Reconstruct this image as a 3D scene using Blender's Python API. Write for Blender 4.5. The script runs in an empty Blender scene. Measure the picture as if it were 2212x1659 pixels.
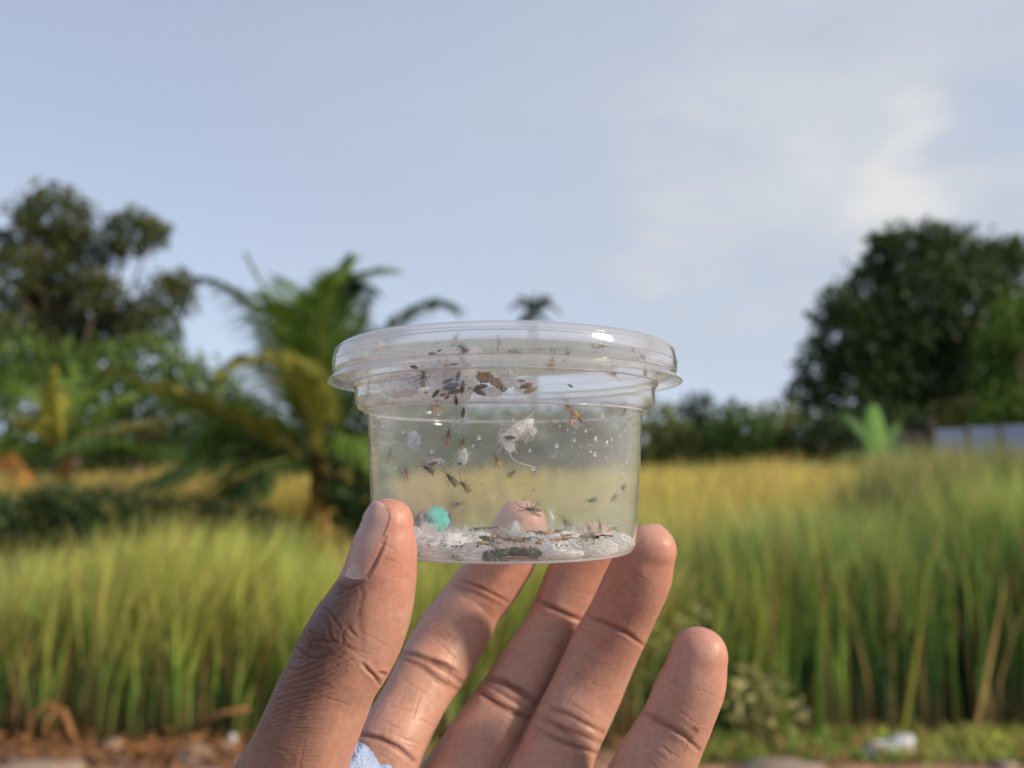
import bpy, math, random
import numpy as np
from mathutils import Vector, Matrix, noise as mnoise
from mathutils.bvhtree import BVHTree

random.seed(7)
rng = np.random.default_rng(7)
S = bpy.context.scene
COL = S.collection
R = math.radians

# ------------------------------------------------------------------ camera
PITCH = R(6.2)
EYE = 1.30
F = 1660.0            # focal length in pixels of a 2212 x 1659 picture
CX, CY = 1106.0, 829.5
cam_d = bpy.data.cameras.new('camera')
cam = bpy.data.objects.new('camera', cam_d)
COL.objects.link(cam)
cam.location = (0, 0, EYE)
cam.rotation_euler = (math.pi / 2 + PITCH, 0, 0)
cam_d.sensor_width = 36.0
cam_d.lens = F / 2212.0 * 36.0
cam_d.clip_start = 0.01
cam_d.clip_end = 2000
cam_d.dof.use_dof = True
cam_d.dof.focus_distance = 0.160
cam_d.dof.aperture_fstop = 11.0
S.camera = cam

# ------------------------------------------------------------------ sky, sun, exposure
SUN_EL, SUN_AZ = R(25), R(112)     # azimuth clockwise from +Y (camera looks along +Y)
w = bpy.data.worlds.new('World')
S.world = w
w.use_nodes = True
nt = w.node_tree
nt.nodes.clear()


def N(tree, typ, **kw):
    n = tree.nodes.new(typ)
    for k, v in kw.items():
        setattr(n, k, v)
    return n


def math_n(tree, op, a, b=None, c=None, clamp=False):
    n = tree.nodes.new('ShaderNodeMath')
    n.operation = op
    n.use_clamp = clamp
    for i, v in enumerate((a, b, c)):
        if v is None:
            continue
        if isinstance(v, (int, float)):
            n.inputs[i].default_value = v
        else:
            tree.links.new(v, n.inputs[i])
    return n.outputs[0]


out = N(nt, 'ShaderNodeOutputWorld')
sky = N(nt, 'ShaderNodeTexSky', sky_type='NISHITA')
sky.sun_disc = False
sky.sun_elevation = SUN_EL
sky.sun_rotation = SUN_AZ
sky.air_density = 1.0
sky.dust_density = 1.5
sky.ozone_density = 1.6
bg_sky = N(nt, 'ShaderNodeBackground')
nt.links.new(sky.outputs[0], bg_sky.inputs[0])
bg_sky.inputs[1].default_value = 0.10
tc = N(nt, 'ShaderNodeTexCoord')
sep = N(nt, 'ShaderNodeSeparateXYZ')
nt.links.new(tc.outputs['Generated'], sep.inputs[0])
# clouds: streaky noise in the direction of view, thicker towards the sun side
mp = N(nt, 'ShaderNodeMapping')
mp.inputs['Rotation'].default_value = (0, R(24), 0)
mp.inputs['Scale'].default_value = (1.0, 1.0, 2.6)
nt.links.new(tc.outputs['Generated'], mp.inputs[0])
nz = N(nt, 'ShaderNodeTexNoise')
nz.inputs['Scale'].default_value = 2.2
nz.inputs['Detail'].default_value = 4
nz.inputs['Roughness'].default_value = 0.5
nz.inputs['Distortion'].default_value = 0.5
nt.links.new(mp.outputs[0], nz.inputs['Vector'])


nzw = N(nt, 'ShaderNodeTexNoise')
nzw.inputs['Scale'].default_value = 4.0
nzw.inputs['Detail'].default_value = 4
nt.links.new(mp.outputs[0], nzw.inputs['Vector'])
w1_ = N(nt, 'ShaderNodeVectorMath', operation='SUBTRACT'); w1_.inputs[1].default_value = (.5, .5, .5)
nt.links.new(nzw.outputs['Color'], w1_.inputs[0])
w2_ = N(nt, 'ShaderNodeVectorMath', operation='SCALE'); w2_.inputs['Scale'].default_value = .42
nt.links.new(w1_.outputs[0], w2_.inputs[0])
warp = N(nt, 'ShaderNodeVectorMath', operation='ADD')
nt.links.new(tc.outputs['Generated'], warp.inputs[0]); nt.links.new(w2_.outputs[0], warp.inputs[1])


def blob(px, py, r_in, r_out, amp):
    """a soft bank of cloud around the direction seen at (px, py)"""
    dx, dy = (px - CX) / F, -(py - CY) / F
    d = Vector((dx, math.cos(PITCH) - dy * math.sin(PITCH), math.sin(PITCH) + dy * math.cos(PITCH))).normalized()
    v = N(nt, 'ShaderNodeVectorMath', operation='DISTANCE')
    nt.links.new(warp.outputs[0], v.inputs[0])
    v.inputs[1].default_value = d
    m = N(nt, 'ShaderNodeMapRange', interpolation_type='SMOOTHERSTEP')
    nt.links.new(v.outputs['Value'], m.inputs[0])
    m.inputs[1].default_value = r_in
    m.inputs[2].default_value = r_out
    m.inputs[3].default_value = amp
    m.inputs[4].default_value = 0.0
    return m.outputs[0]


side = N(nt, 'ShaderNodeMapRange', interpolation_type='SMOOTHSTEP')
nt.links.new(sep.outputs[0], side.inputs[0])
side.inputs[1].default_value = -0.25; side.inputs[2].default_value = 0.5
side.inputs[3].default_value = 0.25; side.inputs[4].default_value = 1.7
acc = math_n(nt, 'MULTIPLY', math_n(nt, 'SUBTRACT', nz.outputs[0], .5), side.outputs[0])
acc = math_n(nt, 'ADD', acc, math_n(nt, 'MULTIPLY_ADD', sep.outputs[0], .70, .06))
for b in ((2150, 60, 0.0, 0.42, 0.55), (1800, 430, 0.0, 0.36, 0.26), (1390, 560, 0.0, 0.16, 0.36),
          (2060, 440, 0.0, 0.16, 0.22), (1560, 300, 0.0, 0.3, 0.2), (1600, 640, 0.0, 0.22, 0.26),
          (1250, 200, 0.0, 0.5, 0.30), (2190, 330, 0.0, 0.18, -0.34), (1950, 450, 0.0, 0.13, 0.45),
          (1650, 350, 0.0, 0.14, 0.2), (40, 480, 0.0, 0.12, 0.3)):
    acc = math_n(nt, 'ADD', acc, blob(*b))
mask = N(nt, 'ShaderNodeMapRange', interpolation_type='SMOOTHSTEP')
nt.links.new(acc, mask.inputs[0])
mask.inputs[1].default_value = -0.55
mask.inputs[2].default_value = 0.95
mask.inputs[3].default_value = 0.0
mask.inputs[4].default_value = 0.88
bg_cl = N(nt, 'ShaderNodeBackground')
ccol = N(nt, 'ShaderNodeMixRGB')
ccol.inputs[1].default_value = (.45, .495, .57, 1)
ccol.inputs[2].default_value = (.70, .68, .64, 1)
cr_ = N(nt, 'ShaderNodeMapRange', interpolation_type='SMOOTHSTEP')
cr_.inputs[1].default_value = .50; cr_.inputs[2].default_value = 1.75
nt.links.new(acc, cr_.inputs[0]); nt.links.new(cr_.outputs[0], ccol.inputs[0])
nt.links.new(ccol.outputs[0], bg_cl.inputs[0])
bg_cl.inputs[1].default_value = 1.0
# thin veil everywhere, paler towards the horizon
veil = N(nt, 'ShaderNodeBackground')
elev = math_n(nt, 'MULTIPLY_ADD', sep.outputs[2], -1.25, 1.0, clamp=True)
veil2 = N(nt, 'ShaderNodeMixRGB')
veil2.inputs[1].default_value = (0.31, 0.365, 0.50, 1)
veil2.inputs[2].default_value = (0.58, 0.69, 0.87, 1)
nt.links.new(math_n(nt, 'POWER', elev, 1.7), veil2.inputs[0])
nt.links.new(veil2.outputs[0], veil.inputs[0])
mx1 = N(nt, 'ShaderNodeMixShader')
mx1.inputs[0].default_value = 0.86
nt.links.new(bg_sky.outputs[0], mx1.inputs[1])
nt.links.new(veil.outputs[0], mx1.inputs[2])
mx2 = N(nt, 'ShaderNodeMixShader')
nt.links.new(mask.outputs[0], mx2.inputs[0])
nt.links.new(mx1.outputs[0], mx2.inputs[1])
nt.links.new(bg_cl.outputs[0], mx2.inputs[2])
nt.links.new(mx2.outputs[0], out.inputs[0])

sun_d = bpy.data.lights.new('sun', 'SUN')
sun_d.energy = 3.7
sun_d.angle = R(7)
sun_d.color = (1.0, 0.83, 0.62)
sun = bpy.data.objects.new('sun', sun_d)
COL.objects.link(sun)
sd = Vector((math.sin(SUN_AZ) * math.cos(SUN_EL), math.cos(SUN_AZ) * math.cos(SUN_EL), math.sin(SUN_EL)))
sun.rotation_euler = sd.to_track_quat('Z', 'Y').to_euler()
sun.location = (5, 0, 8)

S.view_settings.view_transform = 'Standard'
S.view_settings.look = 'None'
S.view_settings.exposure = 0.3
S.view_settings.gamma = 1.0
S.view_settings.use_curve_mapping = False
S.cycles.transparent_max_bounces = 32
S.cycles.max_bounces = 10
S.cycles.sample_clamp_indirect = 6.0


# ------------------------------------------------------------------ helpers
def P(px, py, Y):
    """world point at depth Y (metres along +Y) for a place in the 2212 x 1659 view"""
    dx, dy = (px - CX) / F, -(py - CY) / F
    d = (dx, math.cos(PITCH) - dy * math.sin(PITCH), math.sin(PITCH) + dy * math.cos(PITCH))
    t = Y / d[1]
    return Vector((d[0] * t, Y, EYE + d[2] * t))


def project(v):
    """N x 3 world -> N x 2 view pixels (authoring only)"""
    v = np.asarray(v)
    x, y, z = v[:, 0], v[:, 1], v[:, 2] - EYE
    depth = y * math.cos(PITCH) + z * math.sin(PITCH)
    up = -y * math.sin(PITCH) + z * math.cos(PITCH)
    return np.stack([CX + F * x / depth, CY - F * up / depth], 1)


def C2(x, y):                         # crop used to trace the hand
    return 505.3 + x * .4907, 1048.0 + y * .4907


def C1(x, y):                         # crop used to trace the cup's contents
    return 692.4 + x * .3638, 673.7 + y * .3638


def props(o, label=None, cat=None, group=None, kind=None):
    if label: o['label'] = label
    if cat: o['category'] = cat
    if group: o['group'] = group
    if kind: o['kind'] = kind
    return o


def empty(name, loc=(0, 0, 0), **kw):
    o = bpy.data.objects.new(name, None)
    o.empty_display_size = 0.01
    COL.objects.link(o)
    o.location = loc
    return props(o, **kw)


def link(name, me, parent=None, mat=None, smooth=False, **kw):
    o = bpy.data.objects.new(name, me)
    COL.objects.link(o)
    if parent is not None:
        o.parent = parent
    if mat is not None and not me.materials:
        me.materials.append(mat)
    if smooth:
        me.polygons.foreach_set('use_smooth', np.ones(len(me.polygons), bool))
    return props(o, **kw)


def tri_mesh(name, v, t, col=None):
    me = bpy.data.meshes.new(name)
    v = np.ascontiguousarray(v, np.float32)
    t = np.ascontiguousarray(t, np.int32)
    me.vertices.add(len(v)); me.vertices.foreach_set('co', v.ravel())
    me.loops.add(t.size); me.loops.foreach_set('vertex_index', t.ravel())
    me.polygons.add(len(t))
    k = t.shape[1]
    me.polygons.foreach_set('loop_start', np.arange(0, t.size, k, dtype=np.int32))
    if col is not None:
        a = me.color_attributes.new('col', 'FLOAT_COLOR', 'POINT')
        c = np.ones((len(v), 4), np.float32); c[:, :3] = col
        a.data.foreach_set('color', c.ravel())
    me.update()
    me.validate()
    return me


class MB:
    """collects shapes into one mesh"""
    def __init__(self):
        self.v, self.f = [], []

    def add(self, v, f):
        o = len(self.v)
        self.v += [tuple(x) for x in v]
        self.f += [tuple(i + o for i in q) for q in f]

    def ell(self, c, r, seg=10, rings=6, mat=None, ncoef=0.0, nscale=1.0):
        vs = [(0, 0, 1)]
        for i in range(1, rings):
            th = math.pi * i / rings
            for j in range(seg):
                ph = 2 * math.pi * j / seg
                vs.append((math.sin(th) * math.cos(ph), math.sin(th) * math.sin(ph), math.cos(th)))
        vs.append((0, 0, -1))
        fs = []
        for j in range(seg):
            fs.append((0, 1 + j, 1 + (j + 1) % seg))
        for i in range(rings - 2):
            a, b = 1 + i * seg, 1 + (i + 1) * seg
            for j in range(seg):
                fs.append((a + j, b + j, b + (j + 1) % seg, a + (j + 1) % seg))
        a = 1 + (rings - 2) * seg
        for j in range(seg):
            fs.append((a + j, len(vs) - 1, a + (j + 1) % seg))
        pv = []
        for q in vs:
            q = Vector(q)
            k = 1.0
            if ncoef:
                k += ncoef * mnoise.fractal((q + Vector(c) * 300) * nscale, 0.8, 2.0, 3)
            p = Vector((q.x * r[0] * k, q.y * r[1] * k, q.z * r[2] * k))
            if mat is not None:
                p = mat @ p
            pv.append(p + Vector(c))
        self.add(pv, fs)
        return self

    def tube(self, pts, rad, seg=5, cap=True):
        pts = [Vector(p) for p in pts]
        if isinstance(rad, (int, float)):
            rad = [rad] * len(pts)
        vs, fs = [], []
        up = Vector((0.13, 0.21, 0.97))
        for i, p in enumerate(pts):
            t = (pts[min(i + 1, len(pts) - 1)] - pts[max(i - 1, 0)]).normalized()
            s = t.cross(up)
            if s.length < 1e-4: s = t.cross(Vector((1, 0, 0)))
            s.normalize(); n = s.cross(t)
            for j in range(seg):
                a = 2 * math.pi * j / seg
                vs.append(p + (s * math.cos(a) + n * math.sin(a)) * rad[i])
        for i in range(len(pts) - 1):
            for j in range(seg):
                a, b = i * seg + j, i * seg + (j + 1) % seg
                fs.append((a, b, b + seg, a + seg))
        if cap:
            fs.append(tuple(range(seg))[::-1])
            fs.append(tuple((len(pts) - 1) * seg + j for j in range(seg)))
        self.add(vs, fs)
        return self

    def mesh(self, name):
        me = bpy.data.meshes.new(name)
        me.from_pydata([tuple(x) for x in self.v], [], self.f)
        me.update()
        return me

    def build(self, name, mat, parent=None, smooth=True, **kw):
        return link(name, self.mesh(name), parent, mat, smooth, **kw)


def copy_thing(o, **kw):
    c = o.copy(); COL.objects.link(c)
    for ch in o.children:
        d = ch.copy(); COL.objects.link(d); d.parent = c
        for g in ch.children:
            e = g.copy(); COL.objects.link(e); e.parent = d
    return props(c, **kw)


# ------------------------------------------------------------------ materials
def material(name, color=(.5, .5, .5), rough=.7, spec=.3, attr=None, noise=None, bump=None, trans=0.0,
             sss=0.0, alpha=None):
    m = bpy.data.materials.new(name)
    m.use_nodes = True
    t = m.node_tree
    b = t.nodes['Principled BSDF']
    o = t.nodes['Material Output']
    b.inputs['Base Color'].default_value = (*color, 1)
    b.inputs['Roughness'].default_value = rough
    b.inputs['Specular IOR Level'].default_value = spec
    src = None
    if attr:
        a = N(t, 'ShaderNodeAttribute', attribute_name=attr)
        src = a.outputs['Color']
    if noise:                        # (scale, dark factor, light factor[, second colour])
        tcn = N(t, 'ShaderNodeTexCoord')
        n = N(t, 'ShaderNodeTexNoise')
        n.inputs['Scale'].default_value = noise[0]
        n.inputs['Detail'].default_value = 6
        n.inputs['Roughness'].default_value = 0.65
        t.links.new(tcn.outputs['Object'], n.inputs['Vector'])
        mr = N(t, 'ShaderNodeMapRange')
        mr.inputs[1].default_value = .3; mr.inputs[2].default_value = .7
        t.links.new(n.outputs[0], mr.inputs[0])
        if len(noise) > 3:
            mxx = N(t, 'ShaderNodeMixRGB')
            t.links.new(mr.outputs[0], mxx.inputs[0])
            mxx.inputs[1].default_value = (*color, 1)
            mxx.inputs[2].default_value = (*noise[3], 1)
            src = mxx.outputs[0]
        mr2 = N(t, 'ShaderNodeMapRange')
        n2 = N(t, 'ShaderNodeTexNoise')
        n2.inputs['Scale'].default_value = noise[0] * 3.3
        n2.inputs['Detail'].default_value = 4
        t.links.new(tcn.outputs['Object'], n2.inputs['Vector'])
        t.links.new(n2.outputs[0], mr2.inputs[0])
        mr2.inputs[1].default_value = .3; mr2.inputs[2].default_value = .7
        mr2.inputs[3].default_value = noise[1]; mr2.inputs[4].default_value = noise[2]
        mul = N(t, 'ShaderNodeVectorMath', operation='SCALE')
        if src is not None:
            t.links.new(src, mul.inputs[0])
        else:
            mul.inputs[0].default_value = color
        t.links.new(mr2.outputs[0], mul.inputs['Scale'])
        src = mul.outputs[0]
    if src is not None:
        t.links.new(src, b.inputs['Base Color'])
    if bump:
        tcn = N(t, 'ShaderNodeTexCoord')
        n = N(t, 'ShaderNodeTexNoise')
        n.inputs['Scale'].default_value = bump[0]
        n.inputs['Detail'].default_value = 5
        t.links.new(tcn.outputs['Object'], n.inputs['Vector'])
        bp = N(t, 'ShaderNodeBump')
        bp.inputs['Strength'].default_value = bump[1]
        bp.inputs['Distance'].default_value = bump[2]
        t.links.new(n.outputs[0], bp.inputs['Height'])
        t.links.new(bp.outputs[0], b.inputs['Normal'])
    last = b.outputs[0]
    if trans:
        tr = N(t, 'ShaderNodeBsdfTranslucent')
        if src is not None: t.links.new(src, tr.inputs[0])
        else: tr.inputs[0].default_value = (*color, 1)
        mxs = N(t, 'ShaderNodeMixShader'); mxs.inputs[0].default_value = trans
        t.links.new(last, mxs.inputs[1]); t.links.new(tr.outputs[0], mxs.inputs[2])
        last = mxs.outputs[0]
    if alpha is not None:
        tp = N(t, 'ShaderNodeBsdfTransparent')
        mxs = N(t, 'ShaderNodeMixShader'); mxs.inputs[0].default_value = alpha
        t.links.new(tp.outputs[0], mxs.inputs[1]); t.links.new(last, mxs.inputs[2])
        last = mxs.outputs[0]
    t.links.new(last, o.inputs['Surface'])
    return m


def plastic(name, haze=.12, hazecol=(.82, .86, .86), scratch=.0, rough=.06, wav=0.0, tint=(1, 1, 1), edge=1.0):
    """thin clear polypropylene sheet: transparent + mirror by angle + a little milky scatter"""
    m = bpy.data.materials.new(name); m.use_nodes = True
    t = m.node_tree; t.nodes.clear()
    o = N(t, 'ShaderNodeOutputMaterial')
    tp = N(t, 'ShaderNodeBsdfTransparent'); tp.inputs[0].default_value = (*tint, 1)
    gl = N(t, 'ShaderNodeBsdfGlossy'); gl.inputs['Roughness'].default_value = rough
    df = N(t, 'ShaderNodeBsdfDiffuse'); df.inputs[0].default_value = (*hazecol, 1)
    tl = N(t, 'ShaderNodeBsdfTranslucent'); tl.inputs[0].default_value = (*hazecol, 1)
    mh = N(t, 'ShaderNodeMixShader'); mh.inputs[0].default_value = .5
    t.links.new(df.outputs[0], mh.inputs[1]); t.links.new(tl.outputs[0], mh.inputs[2])
    tcn = N(t, 'ShaderNodeTexCoord')
    mpn = N(t, 'ShaderNodeMapping'); mpn.inputs['Scale'].default_value = (60, 60, 260)
    t.links.new(tcn.outputs['Object'], mpn.inputs[0])
    n = N(t, 'ShaderNodeTexNoise'); n.inputs['Scale'].default_value = 1.0; n.inputs['Detail'].default_value = 7
    n.inputs['Roughness'].default_value = .6
    t.links.new(mpn.outputs[0], n.inputs['Vector'])
    # fine dust
    n3 = N(t, 'ShaderNodeTexNoise'); n3.inputs['Scale'].default_value = 2600; n3.inputs['Detail'].default_value = 2
    t.links.new(tcn.outputs['Object'], n3.inputs['Vector'])
    spk = N(t, 'ShaderNodeMapRange'); spk.inputs[1].default_value = .70; spk.inputs[2].default_value = .78
    spk.inputs[3].default_value = 0; spk.inputs[4].default_value = .35
    t.links.new(n3.outputs[0], spk.inputs[0])
    mr = N(t, 'ShaderNodeMapRange'); mr.inputs[1].default_value = .35; mr.inputs[2].default_value = .75
    mr.inputs[3].default_value = haze * .65; mr.inputs[4].default_value = haze * 1.5 + scratch
    t.links.new(n.outputs[0], mr.inputs[0])
    lwf = N(t, 'ShaderNodeLayerWeight'); lwf.inputs[0].default_value = .35
    # the sheet looks milkier where it is seen at a slant
    hz = math_n(t, 'MULTIPLY_ADD', lwf.outputs['Facing'], haze * 1.8, mr.outputs[0])
    hz = math_n(t, 'ADD', hz, spk.outputs[0], clamp=True)
    bp = N(t, 'ShaderNodeBump'); bp.inputs['Strength'].default_value = wav; bp.inputs['Distance'].default_value = .0006
    n4 = N(t, 'ShaderNodeTexNoise'); n4.inputs['Scale'].default_value = 1.0; n4.inputs['Detail'].default_value = 2
    mp4 = N(t, 'ShaderNodeMapping'); mp4.inputs['Scale'].default_value = (110, 110, 330)
    t.links.new(tcn.outputs['Object'], mp4.inputs[0]); t.links.new(mp4.outputs[0], n4.inputs['Vector'])
    t.links.new(n4.outputs[0], bp.inputs['Height'])
    t.links.new(bp.outputs[0], gl.inputs['Normal'])
    fr = N(t, 'ShaderNodeFresnel')
    ge = N(t, 'ShaderNodeNewGeometry')
    t.links.new(math_n(t, 'MULTIPLY_ADD', ge.outputs['Backfacing'], 1 / 1.5 - 1.5, 1.5), fr.inputs[0])
    t.links.new(bp.outputs[0], fr.inputs['Normal'])
    m1 = N(t, 'ShaderNodeMixShader')
    t.links.new(hz, m1.inputs[0]); t.links.new(tp.outputs[0], m1.inputs[1]); t.links.new(mh.outputs[0], m1.inputs[2])
    m2 = N(t, 'ShaderNodeMixShader')
    t.links.new(math_n(t, 'MINIMUM', math_n(t, 'MULTIPLY', fr.outputs[0], 1.6 * edge), .7), m2.inputs[0])
    t.links.new(m1.outputs[0], m2.inputs[1]); t.links.new(gl.outputs[0], m2.inputs[2])
    t.links.new(m2.outputs[0], o.inputs['Surface'])
    return m


def clear_solid(name, ior=1.45):
    m = bpy.data.materials.new(name); m.use_nodes = True
    t = m.node_tree; t.nodes.clear()
    o = N(t, 'ShaderNodeOutputMaterial')
    g = N(t, 'ShaderNodeBsdfGlass'); g.inputs['IOR'].default_value = ior; g.inputs['Roughness'].default_value = .02
    t.links.new(g.outputs[0], o.inputs['Surface'])
    return m


def silk(name, density=.7, scale=900, col=(.86, .87, .88), lo=.35, hi=.62, tr=.5):
    """matted white silk: holes and thin spots from noise, denser at the middle"""
    m = bpy.data.materials.new(name); m.use_nodes = True
    t = m.node_tree; t.nodes.clear()
    o = N(t, 'ShaderNodeOutputMaterial')
    tp = N(t, 'ShaderNodeBsdfTransparent')
    df = N(t, 'ShaderNodeBsdfDiffuse'); df.inputs[0].default_value = (*col, 1)
    tl = N(t, 'ShaderNodeBsdfTranslucent'); tl.inputs[0].default_value = (*col, 1)
    mh = N(t, 'ShaderNodeMixShader'); mh.inputs[0].default_value = tr
    t.links.new(df.outputs[0], mh.inputs[1]); t.links.new(tl.outputs[0], mh.inputs[2])
    tcn = N(t, 'ShaderNodeTexCoord')
    n = N(t, 'ShaderNodeTexNoise'); n.inputs['Scale'].default_value = scale; n.inputs['Detail'].default_value = 6
    n.inputs['Roughness'].default_value = .7; n.inputs['Distortion'].default_value = 1.2
    t.links.new(tcn.outputs['Object'], n.inputs['Vector'])
    mr = N(t, 'ShaderNodeMapRange'); mr.inputs[1].default_value = lo; mr.inputs[2].default_value = hi
    mr.inputs[3].default_value = .05; mr.inputs[4].default_value = 1.0
    t.links.new(n.outputs[0], mr.inputs[0])
    lw = N(t, 'ShaderNodeLayerWeight'); lw.inputs[0].default_value = .5
    core = math_n(t, 'SUBTRACT', 1.0, lw.outputs['Facing'])
    core = math_n(t, 'POWER', core, 1.3)
    a = math_n(t, 'MULTIPLY', core, mr.outputs[0])
    a = math_n(t, 'MULTIPLY', a, density, clamp=True)
    mx = N(t, 'ShaderNodeMixShader')
    t.links.new(a, mx.inputs[0]); t.links.new(tp.outputs[0], mx.inputs[1]); t.links.new(mh.outputs[0], mx.inputs[2])
    t.links.new(mx.outputs[0], o.inputs['Surface'])
    return m


M_leaf = material('foliage', attr='col', rough=.55, spec=.35, trans=.35)
M_grass = material('grass_blade', attr='col', rough=.5, spec=.45, trans=.5)
M_bark = material('bark', (.10, .075, .05), .9, .1, noise=(6, .6, 1.3, (.16, .12, .085)), bump=(20, .8, .02))
M_dirt = material('red_soil', (.40, .20, .13), .95, .1, noise=(2.3, .72, 1.3, (.50, .32, .24)), bump=(30, .8, .02))
M_ochre = material('orange_soil', (.46, .16, .03), .95, .1, noise=(3, .7, 1.2, (.50, .22, .05)), bump=(10, .8, .05))
M_stone = material('stone', (.30, .25, .21), .85, .2, noise=(18, .7, 1.25, (.40, .30, .24)), bump=(60, .6, .006))
M_paver = material('pale_concrete', (.46, .36, .29), .9, .15, noise=(10, .8, 1.15, (.40, .29, .23)), bump=(40, .5, .006))
M_dry = material('dry_leaf', (.36, .17, .07), .8, .15, noise=(20, .6, 1.2, (.42, .24, .12)), trans=.2)
M_straw = material('dry_straw', attr='col', rough=.75, spec=.15, trans=.25)
M_bag = material('white_plastic_bag', (.74, .76, .80), .4, .5, noise=(30, .8, 1.0), bump=(60, .7, .01))
M_sheet = material('galvanised_sheet', (.36, .41, .52), .55, .5, noise=(3, .85, 1.1, (.40, .46, .58)))
M_grey = material('weathered_board', (.10, .10, .105), .8, .2, noise=(4, .7, 1.2))
M_post = material('rusty_post', (.12, .08, .06), .8, .2, noise=(9, .6, 1.2))

PL_cup = plastic('clear_cup_plastic', haze=.13, hazecol=(.93, .98, .90), scratch=.0, rough=.10, wav=.25)
PL_lid = plastic('clear_lid_plastic', haze=.17, hazecol=(.90, .93, .99), scratch=.04, rough=.10, wav=.5, edge=1.2)
GL_edge = clear_solid('plastic_edge')
GL_drop = clear_solid('water_drop', 1.33)
SILK_thick = silk('silk_thick', 3.2, 420, (.97, .97, .98), lo=.16, hi=.50, tr=.85)
SILK_thin = silk('silk_thin', 1.3, 300, (.97, .97, .98), lo=.22, hi=.66, tr=.85)
SILK_cotton = silk('silk_cotton', 2.4, 420, (.985, .985, .99), lo=.10, hi=.42)
M_thread = material('silk_thread', (.85, .86, .87), .5, .4, trans=.3)
M_thread_thin = material('silk_thread_thin', (.85, .86, .87), .5, .4, trans=.3, alpha=.55)
M_turq = material('turquoise_foam', (.14, .55, .52), .8, .25, noise=(500, .8, 1.15), bump=(900, .6, .0006), sss=.1)
M_ashy = material('grey_crumb', (.26, .27, .29), .9, .1, noise=(700, .6, 1.3), bump=(1200, .8, .0005))
M_dark = material('dark_frass', (.014, .012, .012), .7, .3, noise=(900, .5, 1.6), bump=(1500, .9, .0005))
M_greyf = material('grey_frass', (.14, .13, .125), .85, .2, noise=(900, .5, 1.5), bump=(1500, .9, .0005))
M_brown = material('brown_larva_skin', (.26, .095, .025), .4, .5, noise=(600, .45, 1.5, (.50, .26, .10)), bump=(1200, .7, .0004))
M_tan = material('tan_crumb', (.42, .30, .17), .7, .3, noise=(600, .7, 1.2), bump=(1200, .6, .0003))
INS = {}
for nm, c, c2, wc in (('amber', (.50, .24, .07), (.09, .032, .014), (.60, .42, .22)),
                      ('dark', (.26, .18, .11), (.030, .022, .018), (.28, .26, .24)),
                      ('pale', (.50, .36, .23), (.20, .13, .08), (.70, .62, .52))):
    INS[nm] = (material('wasp_abdomen_' + nm, c, .4, .5, noise=(700, .7, 1.25)),
               material('wasp_thorax_' + nm, c2, .45, .4),
               material('wasp_wing_' + nm, wc, .3, .5, trans=.5, alpha=.30),
               material('wasp_leg_' + nm, tuple(.6 * a + .4 * b for a, b in zip(c2, c)), .5, .3))
PUPA = {'brown': material('pupa_brown', (.14, .045, .018), .35, .5, noise=(500, .75, 1.2)),
        'dark': material('pupa_dark', (.045, .030, .026), .35, .5, noise=(500, .75, 1.3)),
        'grey': material('pupa_grey', (.16, .155, .16), .6, .3, noise=(500, .8, 1.2)),
        'tan': material('pupa_tan', (.42, .28, .16), .45, .4, noise=(500, .8, 1.15)),
        'orange': material('pupa_orange', (.34, .13, .03), .35, .5, noise=(500, .8, 1.2))}
M_cloth = material('blue_cloth', (.40, .52, .78), .9, .1, noise=(900, .85, 1.1), bump=(1800, .9, .0008))

# ------------------------------------------------------------------ ground, soil
def ground_z(x, y):
    return 0.05 * math.sin(x * .35 + 1) * math.sin(y * .23) * min(1, max(0, (y - 6) / 8))


xs = np.concatenate([np.linspace(-600, -40, 12), np.linspace(-36, 36, 90), np.linspace(40, 600, 12)])
ys = np.concatenate([np.linspace(-60, 0, 6), np.linspace(1, 40, 90), np.linspace(45, 900, 16)])
gx, gy = np.meshgrid(xs, ys)
gz = np.vectorize(ground_z)(gx, gy)
vv = np.stack([gx.ravel(), gy.ravel(), gz.ravel()], 1)
nx = len(xs)
idx = np.arange(len(ys) * nx).reshape(len(ys), nx)
quads = np.stack([idx[:-1, :-1].ravel(), idx[:-1, 1:].ravel(), idx[1:, 1:].ravel(), idx[1:, :-1].ravel()], 1)
m = material('field_soil', (.085, .065, .035), .95, .1, noise=(.5, .6, 1.3, (.07, .085, .03)), bump=(12, .7, .03))
link('ground', tri_mesh('ground', vv, quads), None, m, True, kind='structure')


# bare red soil strip in front of the grass (uneven sheet, slightly above the field)
def strip(name, x0, x1, y0, y1, mat, amp, nx_, ny_, z0=.012, edge=.25):
    v, f = [], []
    for j in range(ny_ + 1):
        for i in range(nx_ + 1):
            x = x0 + (x1 - x0) * i / nx_
            y = y0 + (y1 - y0) * j / ny_
            e = min(1, (j / ny_) / edge if name == 'x' else 1) * min(1, (1 - j / ny_) / edge)
            y += edge * .6 * mnoise.noise(Vector((x * 1.3, 3, 0))) * (j / ny_)
            z = z0 * (e * 1.0) + amp * e * mnoise.fractal(Vector((x * 4, y * 4, 1)), .8, 2, 4)
            v.append((x, y, z + (.004 if e > 0 else -.02)))
    for j in range(ny_):
        for i in range(nx_):
            a = j * (nx_ + 1) + i
            f.append((a, a + 1, a + nx_ + 2, a + nx_ + 1))
    mb = MB(); mb.add(v, f)
    return mb.build(name, mat, kind='structure')


strip('bare_soil', -5, 5.5, -1.5, 3.95, M_dirt, .035, 160, 70)

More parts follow.
